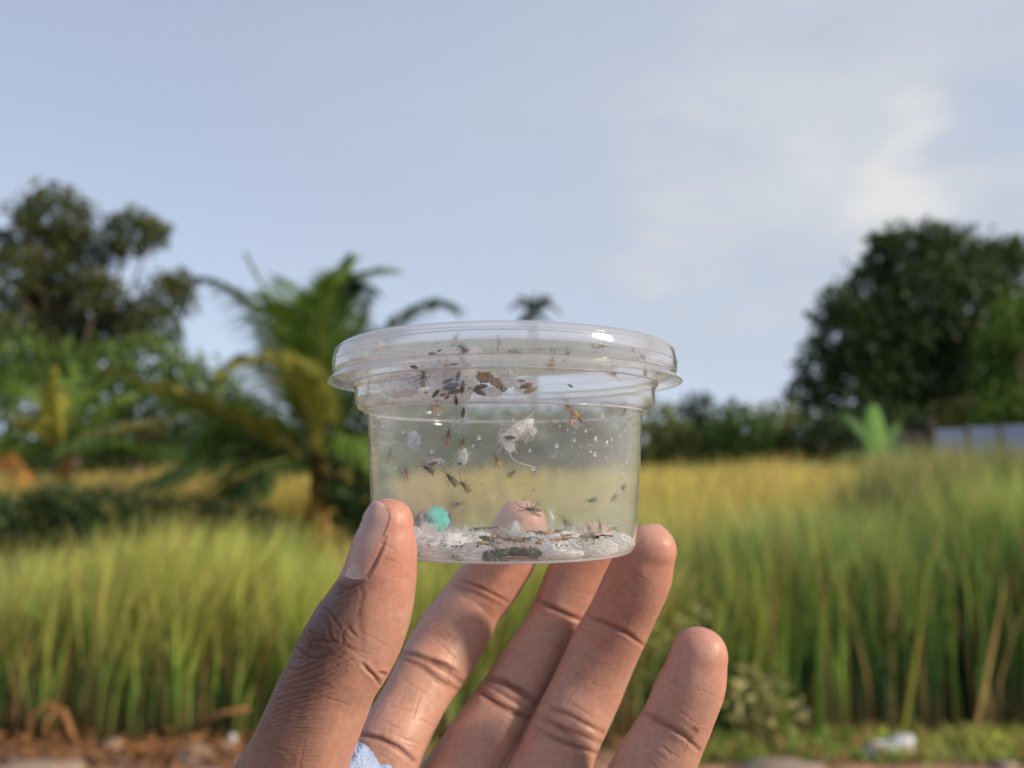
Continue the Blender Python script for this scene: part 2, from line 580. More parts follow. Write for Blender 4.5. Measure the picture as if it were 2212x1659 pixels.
# ------------------------------------------------------------------ foliage builders
def leaves(centers, radii, counts, size, cols, flat=.8, seed=1, hollow=.35, droop=0):
    """pointed leaf faces scattered through lumpy clumps: returns verts, tris, colours"""
    g = np.random.default_rng(seed)
    V, T, Cc = [], [], []
    base = 0
    for (c, r, n) in zip(centers, radii, counts):
        d = g.normal(size=(n, 3)); d /= np.linalg.norm(d, axis=1)[:, None]
        rad = (hollow + (1 - hollow) * g.random(n) ** .6)
        # lumpy outline
        lump = 1 + .16 * np.sin(d[:, 0] * 5 + r * 9) * np.cos(d[:, 2] * 6 + r * 5) + .12 * np.sin(d[:, 1] * 9 + r * 31)
        sub = g.normal(size=(n, 3)) * r * .07
        p = np.asarray(c) + d * (rad * r * lump)[:, None] * np.array([1, 1, flat]) + sub
        ax = g.normal(size=(n, 3)) + d * .7 - np.array([0, 0, droop]); ax /= np.linalg.norm(ax, axis=1)[:, None]
        s = np.cross(ax, g.normal(size=(n, 3))); s /= np.linalg.norm(s, axis=1)[:, None] + 1e-9
        L = size * (.6 + .8 * g.random(n))[:, None]; W = L * .30
        up = np.cross(ax, s) * L * .12
        v = np.stack([p, p + ax * L * .5 + s * W + up, p + ax * L, p + ax * L * .5 - s * W + up], 1).reshape(-1, 3)
        i = base + np.arange(n)[:, None] * 4
        T.append(np.concatenate([i + np.array([0, 1, 2]), i + np.array([0, 2, 3])]))
        base += 4 * n
        V.append(v)
        k = g.random((n, 1))
        c0, c1 = np.array(cols[0]), np.array(cols[1])
        col = (c0 * (1 - k) + c1 * k) * (.8 + .4 * g.random((n, 1)))
        Cc.append(np.repeat(col, 4, axis=0))
    return np.concatenate(V), np.concatenate(T), np.concatenate(Cc)


def tree(name, label, cat, base, clumps, Y, size, cols, dens, seed, dy=1.0, trunk_r=.18, limbs=True, group=None,
         flat=.85, droop=0):
    """clumps: (px, py, radius px) of the view, built as balls of leaves round the trunk at depth Y"""
    g = random.Random(seed)
    b = P(base[0], 1000, Y); b.z = ground_z(b.x, Y) - .05
    root = empty(name, b, label=label, cat=cat, group=group)
    cs, rs, ns = [], [], []
    for (px, py, r) in clumps:
        rr = r * Y / F * (1.15 if name == 'eucalyptus_tree' else 1.0)
        y = Y + g.uniform(-1, 1) * dy
        c = P(px, py, y) - b
        cs.append(c); rs.append(rr); ns.append(int(17 * dens * rr * rr / size / size))
    v, t, c = leaves(cs, rs, ns, size, cols, seed=seed, flat=flat, droop=droop)
    link('crown', tri_mesh('crown', v, t, c), root, M_leaf)
    mb = MB()
    top = sum(cs, Vector()) / len(cs)
    fork = Vector((0, 0, top.z * .45))
    mb.tube([(0, 0, 0), (trunk_r * .4, 0, fork.z * .5), fork], [trunk_r * 1.3, trunk_r, trunk_r * .8], 9)
    if limbs:
        for c in cs:
            mid = fork.lerp(c, .5) + Vector((g.uniform(-.2, .2), g.uniform(-.2, .2), -abs(c.z - fork.z) * .08))
            mb.tube([fork, mid, c], [trunk_r * .55, trunk_r * .35, trunk_r * .12], 6)
    mb.build('trunk', M_bark, root)
    return root


DG = ((.034, .062, .018), (.075, .12, .032))
MG = ((.065, .125, .025), (.16, .25, .05))
YG = ((.10, .14, .02), (.20, .22, .035))
OL = ((.12, .15, .045), (.26, .28, .09))

tree('eucalyptus_tree', 'tall open tree with tufted olive-green clumps and sky gaps at left edge', 'tree', (150, 0),
     [(120, 470, 70), (100, 545, 48), (150, 520, 45), (285, 505, 55), (330, 500, 30), (235, 545, 32), (30, 590, 60),
      (165, 595, 55), (0, 530, 40), (60, 690, 75), (215, 630, 45), (365, 640, 48), (330, 710, 50), (235, 720, 62),
      (145, 740, 65), (20, 760, 80), (190, 680, 40), (385, 610, 28), (285, 690, 40), (100, 640, 45), (60, 480, 25)],
     26, .22, ((.055, .075, .022), (.13, .15, .05)), 2.3, 11, dy=1.3, trunk_r=.24)
tree('bushy_tree', 'dark bushy tree low behind the open tree and the small palm', 'tree', (300, 0),
     [(30, 800, 80), (130, 800, 70), (230, 800, 70), (330, 790, 70), (410, 830, 70), (480, 870, 70), (60, 880, 80),
      (200, 880, 80), (330, 880, 80), (440, 930, 60), (120, 950, 60), (260, 950, 60)],
     21, .22, MG, 1.7, 12, dy=1.2, flat=1)
tree('large_broadleaf_tree', 'big dark round-crowned broadleaf tree on the right', 'tree', (1960, 0),
     [(1965, 560, 85), (2070, 560, 80), (2160, 580, 70), (1880, 630, 75), (1990, 660, 100), (2100, 680, 100),
      (1820, 720, 70), (1900, 750, 90), (2010, 780, 100), (2140, 790, 100), (1770, 800, 55), (1850, 850, 80),
      (1960, 880, 90), (2080, 890, 90), (1740, 860, 45), (2200, 700, 90), (1810, 655, 36), (1910, 545, 40),
      (2020, 520, 36), (1800, 930, 50), (2180, 545, 40)],
     24, .24, DG, 2.6, 13, dy=2.0, trunk_r=.35, flat=.95)
tree('green_tree', 'brighter mid-green tree in front of the big dark tree at right edge', 'tree', (2230, 0),
     [(2200, 690, 62), (2150, 740, 45), (2210, 780, 80), (2160, 830, 60), (2220, 880, 70), (2150, 900, 45),
      (2270, 720, 90), (2280, 850, 90)],
     15.5, .15, ((.07, .14, .018), (.17, .27, .035)), 2.2, 14, dy=.8)
hedge = [
    ('leafy shrub just right of the cup below its lid', (1440, 0), [(1420, 905, 45), (1450, 950, 55), (1400, 970, 50)], 20, OL),
    ('dark shrub with spiky top right of the cup', (1510, 0), [(1505, 880, 38), (1490, 930, 48), (1530, 960, 55)], 21, DG),
    ('bright green shrub left of the big tree', (1600, 0), [(1590, 900, 40), (1620, 940, 55), (1570, 960, 50)], 19, MG),
    ('olive shrub beneath the left side of the big tree', (1700, 0), [(1680, 910, 50), (1720, 950, 60), (1660, 970, 50)], 19.5, OL),
    ('dark shrub under the big tree, left of the banana plant', (1800, 0), [(1780, 940, 60), (1820, 980, 50), (1850, 930, 55)], 18.5, DG),
    ('dark shrub under the big tree, right of the banana plant', (1960, 0), [(1950, 930, 60), (2010, 930, 50), (1990, 980, 50)], 19, DG),
    ('yellow-green shrub above the metal fence', (2080, 0), [(2060, 900, 40), (2110, 890, 45), (2160, 880, 40)], 17.5, ((.07, .09, .02), (.14, .14, .035))),
    ('dark shrub seen through the right half of the cup', (1270, 0), [(1240, 920, 60), (1320, 920, 60), (1280, 960, 60)], 20, DG),
    ('olive shrub seen through the middle of the cup', (1130, 0), [(1080, 920, 60), (1160, 930, 60), (1120, 970, 60)], 20, OL),
    ('green shrub seen through the left half of the cup', (960, 0), [(920, 890, 70), (1000, 920, 60), (960, 970, 60)], 19, MG),
    ('dark shrub between the coconut palm and the cup', (770, 0), [(740, 900, 60), (790, 960, 70), (720, 980, 60), (820, 900, 50)], 16, DG),
    ('dark shrub behind the coconut palm fronds', (560, 0), [(540, 900, 60), (600, 950, 70), (500, 960, 60)], 18, DG),
]
for i, (lb, b, cl, y, cols) in enumerate(hedge):
    tree('shrub', lb, 'shrub', b, cl, y, .17, cols, 1.7, 30 + i, dy=.6, trunk_r=.08, group='shrubs along the far edge of the field')
tree('shrub', 'low dark green shrub in the hollow behind the left foreground grass', 'shrub', (150, 0),
     [(40, 1110, 60), (130, 1090, 60), (230, 1100, 60), (320, 1110, 55), (90, 1140, 60), (190, 1150, 60), (290, 1150, 50)],
     6.6, .07, ((.035, .065, .02), (.07, .11, .035)), 1.5, 60, dy=.25, trunk_r=.03, flat=.75)
tree('shrub', 'dark low shrub below the drooping palm fronds', 'shrub', (470, 0),
     [(400, 1110, 50), (470, 1130, 60), (550, 1130, 50), (610, 1150, 40)],
     6.9, .07, ((.03, .045, .015), (.06, .075, .025)), 1.5, 61, dy=.25, trunk_r=.03, flat=.75)
tree('shrub', 'dark green shrub right of the palm trunk, left of the thumb', 'shrub', (770, 0),
     [(740, 1050, 50), (790, 1080, 55), (800, 1010, 45), (760, 1120, 45)],
     8.2, .09, ((.015, .045, .010), (.04, .085, .02)), 2.2, 62, dy=.3, trunk_r=.03)


# ------------------------------------------------------------------ palms
def frond_mesh(p0, p1, p2, L, n, droop, width, c0, c1, seed, rr=.03):
    g = np.random.default_rng(seed)
    p0, p1, p2 = (np.array(q) for q in (p0, p1, p2))
    ctrl = 2 * p1 - .5 * (p0 + p2)
    B = lambda t: (1 - t) ** 2 * p0 + 2 * t * (1 - t) * ctrl + t * t * p2
    D = lambda t: 2 * (1 - t) * (ctrl - p0) + 2 * t * (p2 - ctrl)
    V, T, Cc = [], [], []
    k = 0
    for i in range(n):
        t = .14 + .86 * i / n
        p = B(t); d = D(t); d = d / np.linalg.norm(d)
        side = np.cross(d, [0, 0, 1.0]); side /= np.linalg.norm(side) + 1e-6
        l = L * (math.sin(min(1, t * 1.15) * math.pi * .86 + .35)) * (.85 + .3 * g.random())
        l = max(l, L * .25)
        for sgn in (-1, 1):
            dr = d * .75 + side * sgn * .8 + np.array([0, 0, .25]) + g.normal(size=3) * .07
            dr /= np.linalg.norm(dr)
            q0 = p; q1 = p + dr * l * .5 + np.array([0, 0, -droop * l * .16]); q2 = p + dr * l * .9 + np.array([0, 0, -droop * l * .62])
            wv = np.cross(dr, [0, 0, 1.0]) + g.normal(size=3) * .3; wv = wv / np.linalg.norm(wv) * width
            V += [q0 - wv * .5, q0 + wv * .5, q1 - wv, q1 + wv, q2]
            T += [(k, k + 1, k + 3), (k, k + 3, k + 2), (k + 2, k + 3, k + 4)]
            kk = g.random(); cc = np.array(c0) * (1 - kk) + np.array(c1) * kk
            Cc += [cc] * 5
            k += 5
    # rachis
    ns = 14
    for i in range(ns + 1):
        t = i / ns
        p = B(t); d = D(t); d = d / np.linalg.norm(d)
        s = np.cross(d, [0, 0, 1.0]); s /= np.linalg.norm(s) + 1e-6; u = np.cross(s, d)
        r = rr * (1 - .85 * t)
        for a in range(4):
            an = a * math.pi / 2
            V.append(p + (s * math.cos(an) + u * math.sin(an)) * r)
            Cc.append(np.array((.26, .24, .06)))
    for i in range(ns):
        for a in range(4):
            q = k + i * 4 + a; r2 = k + i * 4 + (a + 1) % 4
            T += [(q, r2, r2 + 4), (q, r2 + 4, q + 4)]
    return tri_mesh('frond', np.array(V), np.array(T), np.array(Cc))


PG = ((.10, .21, .04), (.24, .36, .06))
PD = ((.045, .10, .03), (.10, .17, .045))
PY = ((.26, .28, .05), (.44, .38, .08))  # fronds lit yellow by the sun, that light put into their colour
PB = ((.22, .35, .05), (.36, .47, .09))


def palm(label, base_px, Y, crown_py, fronds, L, n, width, trunk_r, seed, trunk_col=None):
    b = P(base_px, 1000, Y); b.z = ground_z(b.x, Y) - .03
    root = empty('palm_tree', b, label=label, cat='palm')
    hub = P(base_px, crown_py, Y) - b
    mb = MB()
    mb.tube([(0, 0, 0), (0.02, 0, hub.z * .5), hub], [trunk_r * 1.25, trunk_r, trunk_r * .7], 10)
    for i in range(10):
        a = i * 2.4
        h = hub.z * (.2 + .08 * i)
        mb.tube([(0, 0, h - .1), (math.cos(a) * trunk_r * 1.1, math.sin(a) * trunk_r * 1.1, h + .12)], [trunk_r * .5, trunk_r * .25], 5)
    mb.build('trunk', trunk_col or M_bark, root)
    for i, (mid, tip, dm, dt, cols, dr) in enumerate(fronds):
        p1 = P(mid[0], mid[1], Y + dm) - b
        p2 = P(tip[0], tip[1], Y + dt) - b
        me = frond_mesh(hub, p1, p2, L * (1 if len(cols) == 2 else .8), n, dr, width, cols[0], cols[1], seed * 50 + i, rr=trunk_r * .22)
        link('frond', me, root, M_leaf)
    return root


M_lit_trunk = material('orange_lit_trunk', (.52, .24, .06), .85, .2, noise=(5, .6, 1.2, (.30, .14, .05)), bump=(20, .8, .02))  # orange of the low sun put into the palm trunk colour
palm('large young coconut palm with arching fronds left of the cup', 690, 9.0, 1010, [
    ((695, 690), (850, 585), -.4, -.6, PB, .5), ((700, 720), (760, 560), -.3, -.5, PG, .4), ((640, 790), (535, 560), .2, .1, PG, .4),
    ((570, 690), (425, 600), .6, .9, PD, 1.0), ((740, 800), (800, 640), .5, .8, PD, .5),
    ((650, 700), (600, 600), .9, 1.3, PG, .4), ((690, 760), (720, 610), -.9, -1.3, PG, .4),
    ((480, 900), (225, 800), -.9, -1.5, PY, .3), ((540, 900), (300, 870), -.4, -.9, PG, .4),
    ((620, 800), (490, 800), -1.2, -1.7, PY, .9), ((640, 760), (560, 640), -.8, -1.2, PB, .5),
    ((520, 900), (400, 1010), .4, .6, PG, 1.0), ((480, 1000), (300, 1050), -.6, -1.0, PD, .8),
    ((850, 700), (990, 668), .8, 1.3, PD, .8), ((740, 700), (800, 625), -.2, -.3, PD, .6), ((780, 850), (900, 820), .2, .3, PG, .8),
    ((760, 950), (850, 1010), -.3, -.5, PG, .9), ((620, 850), (560, 700), 1.2, 1.9, PD, .6),
    ((700, 800), (680, 660), 1.4, 2.2, PG, .5), ((560, 950), (420, 930), .9, 1.5, PD, 1.0),
    ((640, 800), (650, 640), -.2, -.2, PG, .5), ((590, 1000), (480, 1090), -.6, -1.0, PD, .8)],
    .92, 92, .017, .13, 3, M_lit_trunk)
palm('small palm with leaves coloured sunlit yellow at the left, beside the orange soil mound', 140, 12.0, 990, [
    ((125, 900), (118, 800), 0, 0, PY, .6), ((170, 870), (215, 800), .3, .6, PG, .6),
    ((90, 930), (40, 900), -.2, -.4, PY, .8), ((220, 890), (330, 840), .2, .3, PB, .8),
    ((240, 930), (400, 900), -.4, -.8, PY, .8), ((200, 950), (290, 960), -.6, -.9, PG, .9),
    ((80, 870), (20, 830), .5, .9, PG, .7), ((150, 880), (160, 790), .8, 1.2, PG, .5),
    ((60, 960), (0, 960), -.2, -.3, PG, .9), ((280, 960), (420, 990), -.2, -.3, PG, .9)],
    .85, 44, .035, .09, 4, M_lit_trunk)
palm('distant coconut palm whose top shows just above the lid', 1152, 60.0, 680, [
    ((1180, 655), (1212, 680), 0, 0, PD, 1.0), ((1125, 655), (1100, 668), 0, 0, PD, 1.0), ((1155, 650), (1160, 635), 0, 0, PD, .7),
    ((1135, 645), (1120, 645), .3, .8, PD, 1.0), ((1172, 645), (1190, 645), -.4, -.8, PD, 1.0),
    ((1165, 680), (1190, 700), -.4, -.8, PD, 1.0), ((1140, 680), (1118, 700), .4, .8, PD, 1.0),
    ((1150, 660), (1145, 640), .6, 1.4, PD, 1.0), ((1160, 665), (1170, 650), -.9, -1.8, PD, 1.0)],
    1.0, 34, .10, .22, 5)

# banana plant
bY = 14.0
bb = P(1895, 1000, bY); bb.z = -.03
root = empty('banana_plant', bb, label='banana plant with one upright bright leaf in front of the dark hedge', cat='banana plant')
mb = MB(); hub = P(1895, 1010, bY) - bb
mb.tube([(0, 0, 0), (0.03, 0, hub.z * .6), hub], [.12, .10, .06], 10)
mb.build('stem', material('banana_stem', (.16, .20, .06), .6, .3, noise=(8, .6, 1.2)), root)


def banana_leaf(p0, p1, p2, wid, col, seed, facing):
    p0, p1, p2 = Vector(p0), Vector(p1), Vector(p2)
    c = 2 * p1 - .5 * (p0 + p2)
    V, T, Cc = [], [], []
    n = 16
    for i in range(n + 1):
        t = i / n
        p = (1 - t) ** 2 * p0 + 2 * t * (1 - t) * c + t * t * p2
        d = (2 * (1 - t) * (c - p0) + 2 * t * (p2 - c)).normalized()
        s = d.cross(Vector(facing)).normalized(); u = s.cross(d)
        w_ = wid * math.sin(max(0, min(1, (t - .06) / .94)) ** .75 * math.pi) ** (.38 if seed == 0 else .6) if 0.06 < t < 1 else .012
        for k, (a, h) in enumerate(((-1, -.25), (-.5, -.02), (0, 0), (.5, -.02), (1, -.25))):
            jag = 1 + .08 * math.sin(i * 2.1 + k + seed)
            V.append(p + s * a * w_ * jag + u * h * w_ * .5)
            Cc.append(Vector(col) * (1.25 if k == 2 else 1.0 + .1 * math.sin(i * 1.7)))
    for i in range(n):
        for k in range(4):
            a = i * 5 + k
            T += [(a, a + 1, a + 6), (a, a + 6, a + 5)]
    return tri_mesh('leaf', np.array(V), np.array(T), np.array(Cc))


for i, (mid, tip, w_, col, fc, dd) in enumerate((
        ((1893, 950), (1886, 872), .26, (.21, .42, .10), (0, -1, 0.05), 0),
        ((1860, 930), (1815, 895), .17, (.08, .17, .05), (.5, -1, .2), .5),
        ((1950, 965), (2020, 1000), .16, (.08, .17, .03), (0, -.4, 1), .2),
        ((1960, 985), (2045, 1040), .16, (.10, .18, .03), (0, -.4, 1), -.5),
        ((1850, 980), (1790, 1010), .15, (.07, .15, .03), (0, -.4, 1), -.2),
        ((1920, 950), (1945, 910), .13, (.09, .19, .05), (-.5, -1, .2), .7))):
    me = banana_leaf(hub, P(mid[0], mid[1], bY + dd * .5) - bb, P(tip[0], tip[1], bY + dd) - bb, w_ * (.8 if i == 0 else 1), col, i, fc)
    link('leaf', me, root, M_leaf, True)

# distant woods closing the view
cs, rs, ns = [], [], []
g = random.Random(77)
for i in range(230):
    px = g.uniform(-900, 3100)
    Y = g.uniform(34, 44)
    top = 925 + 22 * math.sin(px / 90.0) + 14 * math.sin(px / 31.0)
    r = g.uniform(1.0, 1.9)
    c = P(px, top + g.uniform(0, 70), Y)
    cs.append(Vector((c.x, c.y, max(.8, c.z - r)))); rs.append(r); ns.append(int(14 * r * r / .09))
v, t_, c = leaves(cs, rs, ns, .42, DG, seed=5, flat=1.0)
link('distant_woods', tri_mesh('distant_woods', v, t_, c), None, M_leaf, kind='stuff', label='far-off dark tree line closing the field', cat='woods')

# metal sheet fence at right
root = empty('metal_fence', P(2020, 1000, 15.0).xy.to_3d(), label='pale blue-grey corrugated sheet fence behind the grass at right edge', cat='fence')
o0 = root.location
for k in range(4):
    a = P(2020 + k * 72, 1000, 15.0 - .25 * k) - o0
    b = P(2020 + (k + 1) * 72 - 3, 1000, 15.0 - .25 * (k + 1)) - o0
    zt = P(0, 928 - 4 * k, 15.0 - .25 * k).z
    V, f = [], []
    nc = 28
    d = (b - a); d.z = 0
    nrm = Vector((-d.y, d.x, 0)).normalized()
    for th in (0, .004):
        for i in range(nc + 1):
            q = a + d * i / nc + nrm * (.018 * math.sin(i * math.pi / 2) + th)
            V += [(q.x, q.y, 0.0), (q.x, q.y, zt)]
    h = 2 * (nc + 1)
    for i in range(nc):
        f += [(2 * i, 2 * i + 2, 2 * i + 3, 2 * i + 1), (h + 2 * i, h + 2 * i + 1, h + 2 * i + 3, h + 2 * i + 2),
              (2 * i + 1, 2 * i + 3, h + 2 * i + 3, h + 2 * i + 1)]
    mb = MB(); mb.add(V, f); mb.build('panel', M_sheet, root)
    mb = MB(); mb.tube([a + Vector((0, -.03, -o0.z)), Vector((a.x, a.y - .03, zt + .05))], .03, 6); mb.build('post', M_post, root)
root = empty('board_fence', P(1925, 1000, 15.6).xy.to_3d(), label='dark grey board fence between the banana plant and the metal fence', cat='fence')
o0 = root.location
for k in range(5):
    a = P(1925 + k * 18, 1000, 15.6) - o0
    mb = MB()
    x0, x1, zt = a.x, a.x + .155, P(0, 932 - 2 * (k % 2), 15.6).z
    mb.add([(x0, 0, 0), (x1, 0, 0), (x1, .03, 0), (x0, .03, 0), (x0, 0, zt), (x1, 0, zt), (x1, .03, zt), (x0, .03, zt)],
           [(0, 1, 5, 4), (1, 2, 6, 5), (2, 3, 7, 6), (3, 0, 4, 7), (4, 5, 6, 7)])
    mb.build('board', M_grey, root, smooth=False)
mb = MB()
hp = P(2015, 1000, 15.3)
mb.tube([(hp.x, 15.3, 0), (hp.x + .02, 15.3, P(0, 905, 15.3).z)], .06, 8)
props(mb.build('fence_post', M_post), label='rusty brown post where the board fence meets the metal fence', cat='post')

# orange soil mound at left
v, f = [], []
c0 = P(-120, 1000, 13.0)
for j in range(13):
    for i in range(28):
        a = 2 * math.pi * i / 28; r = j / 12
        h = (1 - r * r) ** 1.0 * (P(0, 925, 13.0).z) * (1 + .12 * mnoise.noise(Vector((math.cos(a) * r * 3, math.sin(a) * r * 3, 2))))
        v.append((c0.x + math.cos(a) * r * 2.1, 13.0 + math.sin(a) * r * 1.6, h - .03))
for j in range(12):
    for i in range(28):
        f.append((j * 28 + i, j * 28 + (i + 1) % 28, (j + 1) * 28 + (i + 1) % 28, (j + 1) * 28 + i))
mb = MB(); mb.add(v, f)
mb.build('soil_mound', M_ochre, label='orange heap of soil at the left edge behind the grass', cat='soil heap')

# ------------------------------------------------------------------ grass
def grass(name, n, xy, h, w_, lean, colf, seed, curve=.35, **kw):
    """n blades: five-triangle bent strips"""
    g = np.random.default_rng(seed)
    x, y = xy(g, n)
    z = np.zeros(n)
    H = h(g, x, y)
    W = w_ * (.6 + .8 * g.random(n))
    yaw = g.random(n) * 2 * np.pi
    sx, sy = np.cos(yaw), np.sin(yaw)
    lx = lean[0] + g.normal(size=n) * curve; ly = lean[1] + g.normal(size=n) * curve
    ts = np.array([0, .35, .7, 1.0]); ws = np.array([.8, 1, .6, 0])
    V = np.zeros((n, 7, 3)); Cc = np.zeros((n, 7, 3))
    base, mid, tip = colf(g, x, y, n)
    k = 0
    for t, ww in zip(ts, ws):
        px = x + lx * H * t ** 2 * .6; py = y + ly * H * t ** 2 * .6
        pz = z + H * (t - .12 * t * t * (lx ** 2 + ly ** 2))
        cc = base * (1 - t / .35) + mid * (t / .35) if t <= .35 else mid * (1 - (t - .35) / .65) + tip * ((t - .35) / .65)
        for s in ((-1, 1) if ww else (0,)):
            V[:, k] = np.stack([px + s * sx * W * ww, py + s * sy * W * ww, pz], 1)
            Cc[:, k] = cc
            k += 1
    tri = np.array([[0, 1, 3], [0, 3, 2], [2, 3, 5], [2, 5, 4], [4, 5, 6]])
    T = (np.arange(n)[:, None, None] * 7 + tri).reshape(-1, 3)
    return link(name, tri_mesh(name, V.reshape(-1, 3), T, Cc.reshape(-1, 3)), None, M_grass, kind='stuff', **kw)


def clumpy(x0, x1, y0, y1, tuft=.09, per=26, wedge=None):
    def f(g, n):
        m_ = max(1, n // per)
        gaps = y0 > 4.7
        cx = x0 + (x1 - x0) * g.random(m_); cy = y0 + (y1 - y0) * g.random(m_) ** .9
        keep = np.sin(cx * 2.1 + np.sin(cy * 1.7)) * np.sin(cy * 2.3 + cx * 1.1) < (.50 if gaps else 2)
        cx, cy = cx[keep], cy[keep]; m_ = len(cx)
        i = g.integers(0, m_, n)
        return cx[i] + g.normal(size=n) * tuft, np.maximum(cy[i] + g.normal(size=n) * tuft, y0)
    return f


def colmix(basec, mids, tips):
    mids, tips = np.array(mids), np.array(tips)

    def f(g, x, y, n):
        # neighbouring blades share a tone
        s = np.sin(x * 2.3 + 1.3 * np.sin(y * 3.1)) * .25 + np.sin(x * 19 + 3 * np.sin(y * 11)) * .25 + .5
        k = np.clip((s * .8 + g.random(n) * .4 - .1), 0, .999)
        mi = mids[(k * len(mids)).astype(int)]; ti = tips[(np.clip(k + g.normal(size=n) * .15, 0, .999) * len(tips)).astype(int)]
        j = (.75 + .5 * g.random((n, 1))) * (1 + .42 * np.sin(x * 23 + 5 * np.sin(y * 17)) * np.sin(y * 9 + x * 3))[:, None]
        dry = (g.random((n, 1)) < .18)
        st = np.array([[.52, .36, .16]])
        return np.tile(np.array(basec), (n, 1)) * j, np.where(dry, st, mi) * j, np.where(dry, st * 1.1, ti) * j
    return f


G_DEEP = (.060, .16, .040); G_MID = (.16, .34, .07); G_LIME = (.40, .57, .12); G_OL = (.40, .42, .16)
Y_OCH = (.70, .61, .17); Y_LIME = (.68, .70, .17); STRAW = (.66, .48, .16)

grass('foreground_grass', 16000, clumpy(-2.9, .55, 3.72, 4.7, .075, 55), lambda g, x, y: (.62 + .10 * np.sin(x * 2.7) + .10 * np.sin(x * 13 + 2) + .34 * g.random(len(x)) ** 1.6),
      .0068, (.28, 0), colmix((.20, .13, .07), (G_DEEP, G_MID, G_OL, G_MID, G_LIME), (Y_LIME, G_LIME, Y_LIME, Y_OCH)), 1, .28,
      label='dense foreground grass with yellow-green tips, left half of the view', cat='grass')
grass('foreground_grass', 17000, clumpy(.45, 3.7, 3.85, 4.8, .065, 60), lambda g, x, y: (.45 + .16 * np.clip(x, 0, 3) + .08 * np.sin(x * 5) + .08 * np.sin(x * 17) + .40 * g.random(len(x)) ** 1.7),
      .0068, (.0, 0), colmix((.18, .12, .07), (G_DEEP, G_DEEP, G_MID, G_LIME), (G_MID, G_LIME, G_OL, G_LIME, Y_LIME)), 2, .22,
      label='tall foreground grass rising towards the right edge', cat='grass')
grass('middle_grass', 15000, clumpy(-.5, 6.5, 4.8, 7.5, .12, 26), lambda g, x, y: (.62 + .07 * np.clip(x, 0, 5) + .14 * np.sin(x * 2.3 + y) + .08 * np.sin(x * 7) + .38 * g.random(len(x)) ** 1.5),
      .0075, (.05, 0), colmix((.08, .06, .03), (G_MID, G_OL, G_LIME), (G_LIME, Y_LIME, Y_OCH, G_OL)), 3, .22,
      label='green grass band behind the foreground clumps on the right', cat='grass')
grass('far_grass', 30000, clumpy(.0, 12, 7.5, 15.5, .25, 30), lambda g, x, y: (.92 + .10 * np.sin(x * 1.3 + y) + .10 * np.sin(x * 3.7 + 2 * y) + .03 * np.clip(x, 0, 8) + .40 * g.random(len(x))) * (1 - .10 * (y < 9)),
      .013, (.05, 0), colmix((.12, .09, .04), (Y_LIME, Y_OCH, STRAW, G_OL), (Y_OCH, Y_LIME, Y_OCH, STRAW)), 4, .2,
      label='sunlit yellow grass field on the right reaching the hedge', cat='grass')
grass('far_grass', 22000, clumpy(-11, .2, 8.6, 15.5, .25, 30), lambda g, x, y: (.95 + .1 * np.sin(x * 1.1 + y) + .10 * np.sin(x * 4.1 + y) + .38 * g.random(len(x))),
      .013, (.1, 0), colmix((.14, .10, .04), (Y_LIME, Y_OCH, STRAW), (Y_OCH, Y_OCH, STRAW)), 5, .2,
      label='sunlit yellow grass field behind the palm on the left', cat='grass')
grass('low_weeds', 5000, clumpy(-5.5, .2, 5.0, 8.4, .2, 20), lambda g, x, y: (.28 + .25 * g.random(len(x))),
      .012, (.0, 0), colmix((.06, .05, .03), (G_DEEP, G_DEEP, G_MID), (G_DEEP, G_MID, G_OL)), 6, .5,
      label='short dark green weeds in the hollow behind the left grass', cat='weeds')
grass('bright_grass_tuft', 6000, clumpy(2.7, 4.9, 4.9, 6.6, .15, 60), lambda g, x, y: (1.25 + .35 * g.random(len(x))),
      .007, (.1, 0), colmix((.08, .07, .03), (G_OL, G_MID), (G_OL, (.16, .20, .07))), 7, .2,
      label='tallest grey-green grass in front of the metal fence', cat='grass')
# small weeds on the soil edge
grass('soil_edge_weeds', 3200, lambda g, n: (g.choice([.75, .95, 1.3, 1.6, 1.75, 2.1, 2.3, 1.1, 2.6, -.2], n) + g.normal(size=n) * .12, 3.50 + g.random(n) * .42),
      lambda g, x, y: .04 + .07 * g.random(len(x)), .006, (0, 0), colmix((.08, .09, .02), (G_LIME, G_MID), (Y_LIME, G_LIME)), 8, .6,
      label='tiny bright weeds on the soil around the white bag', cat='weeds')

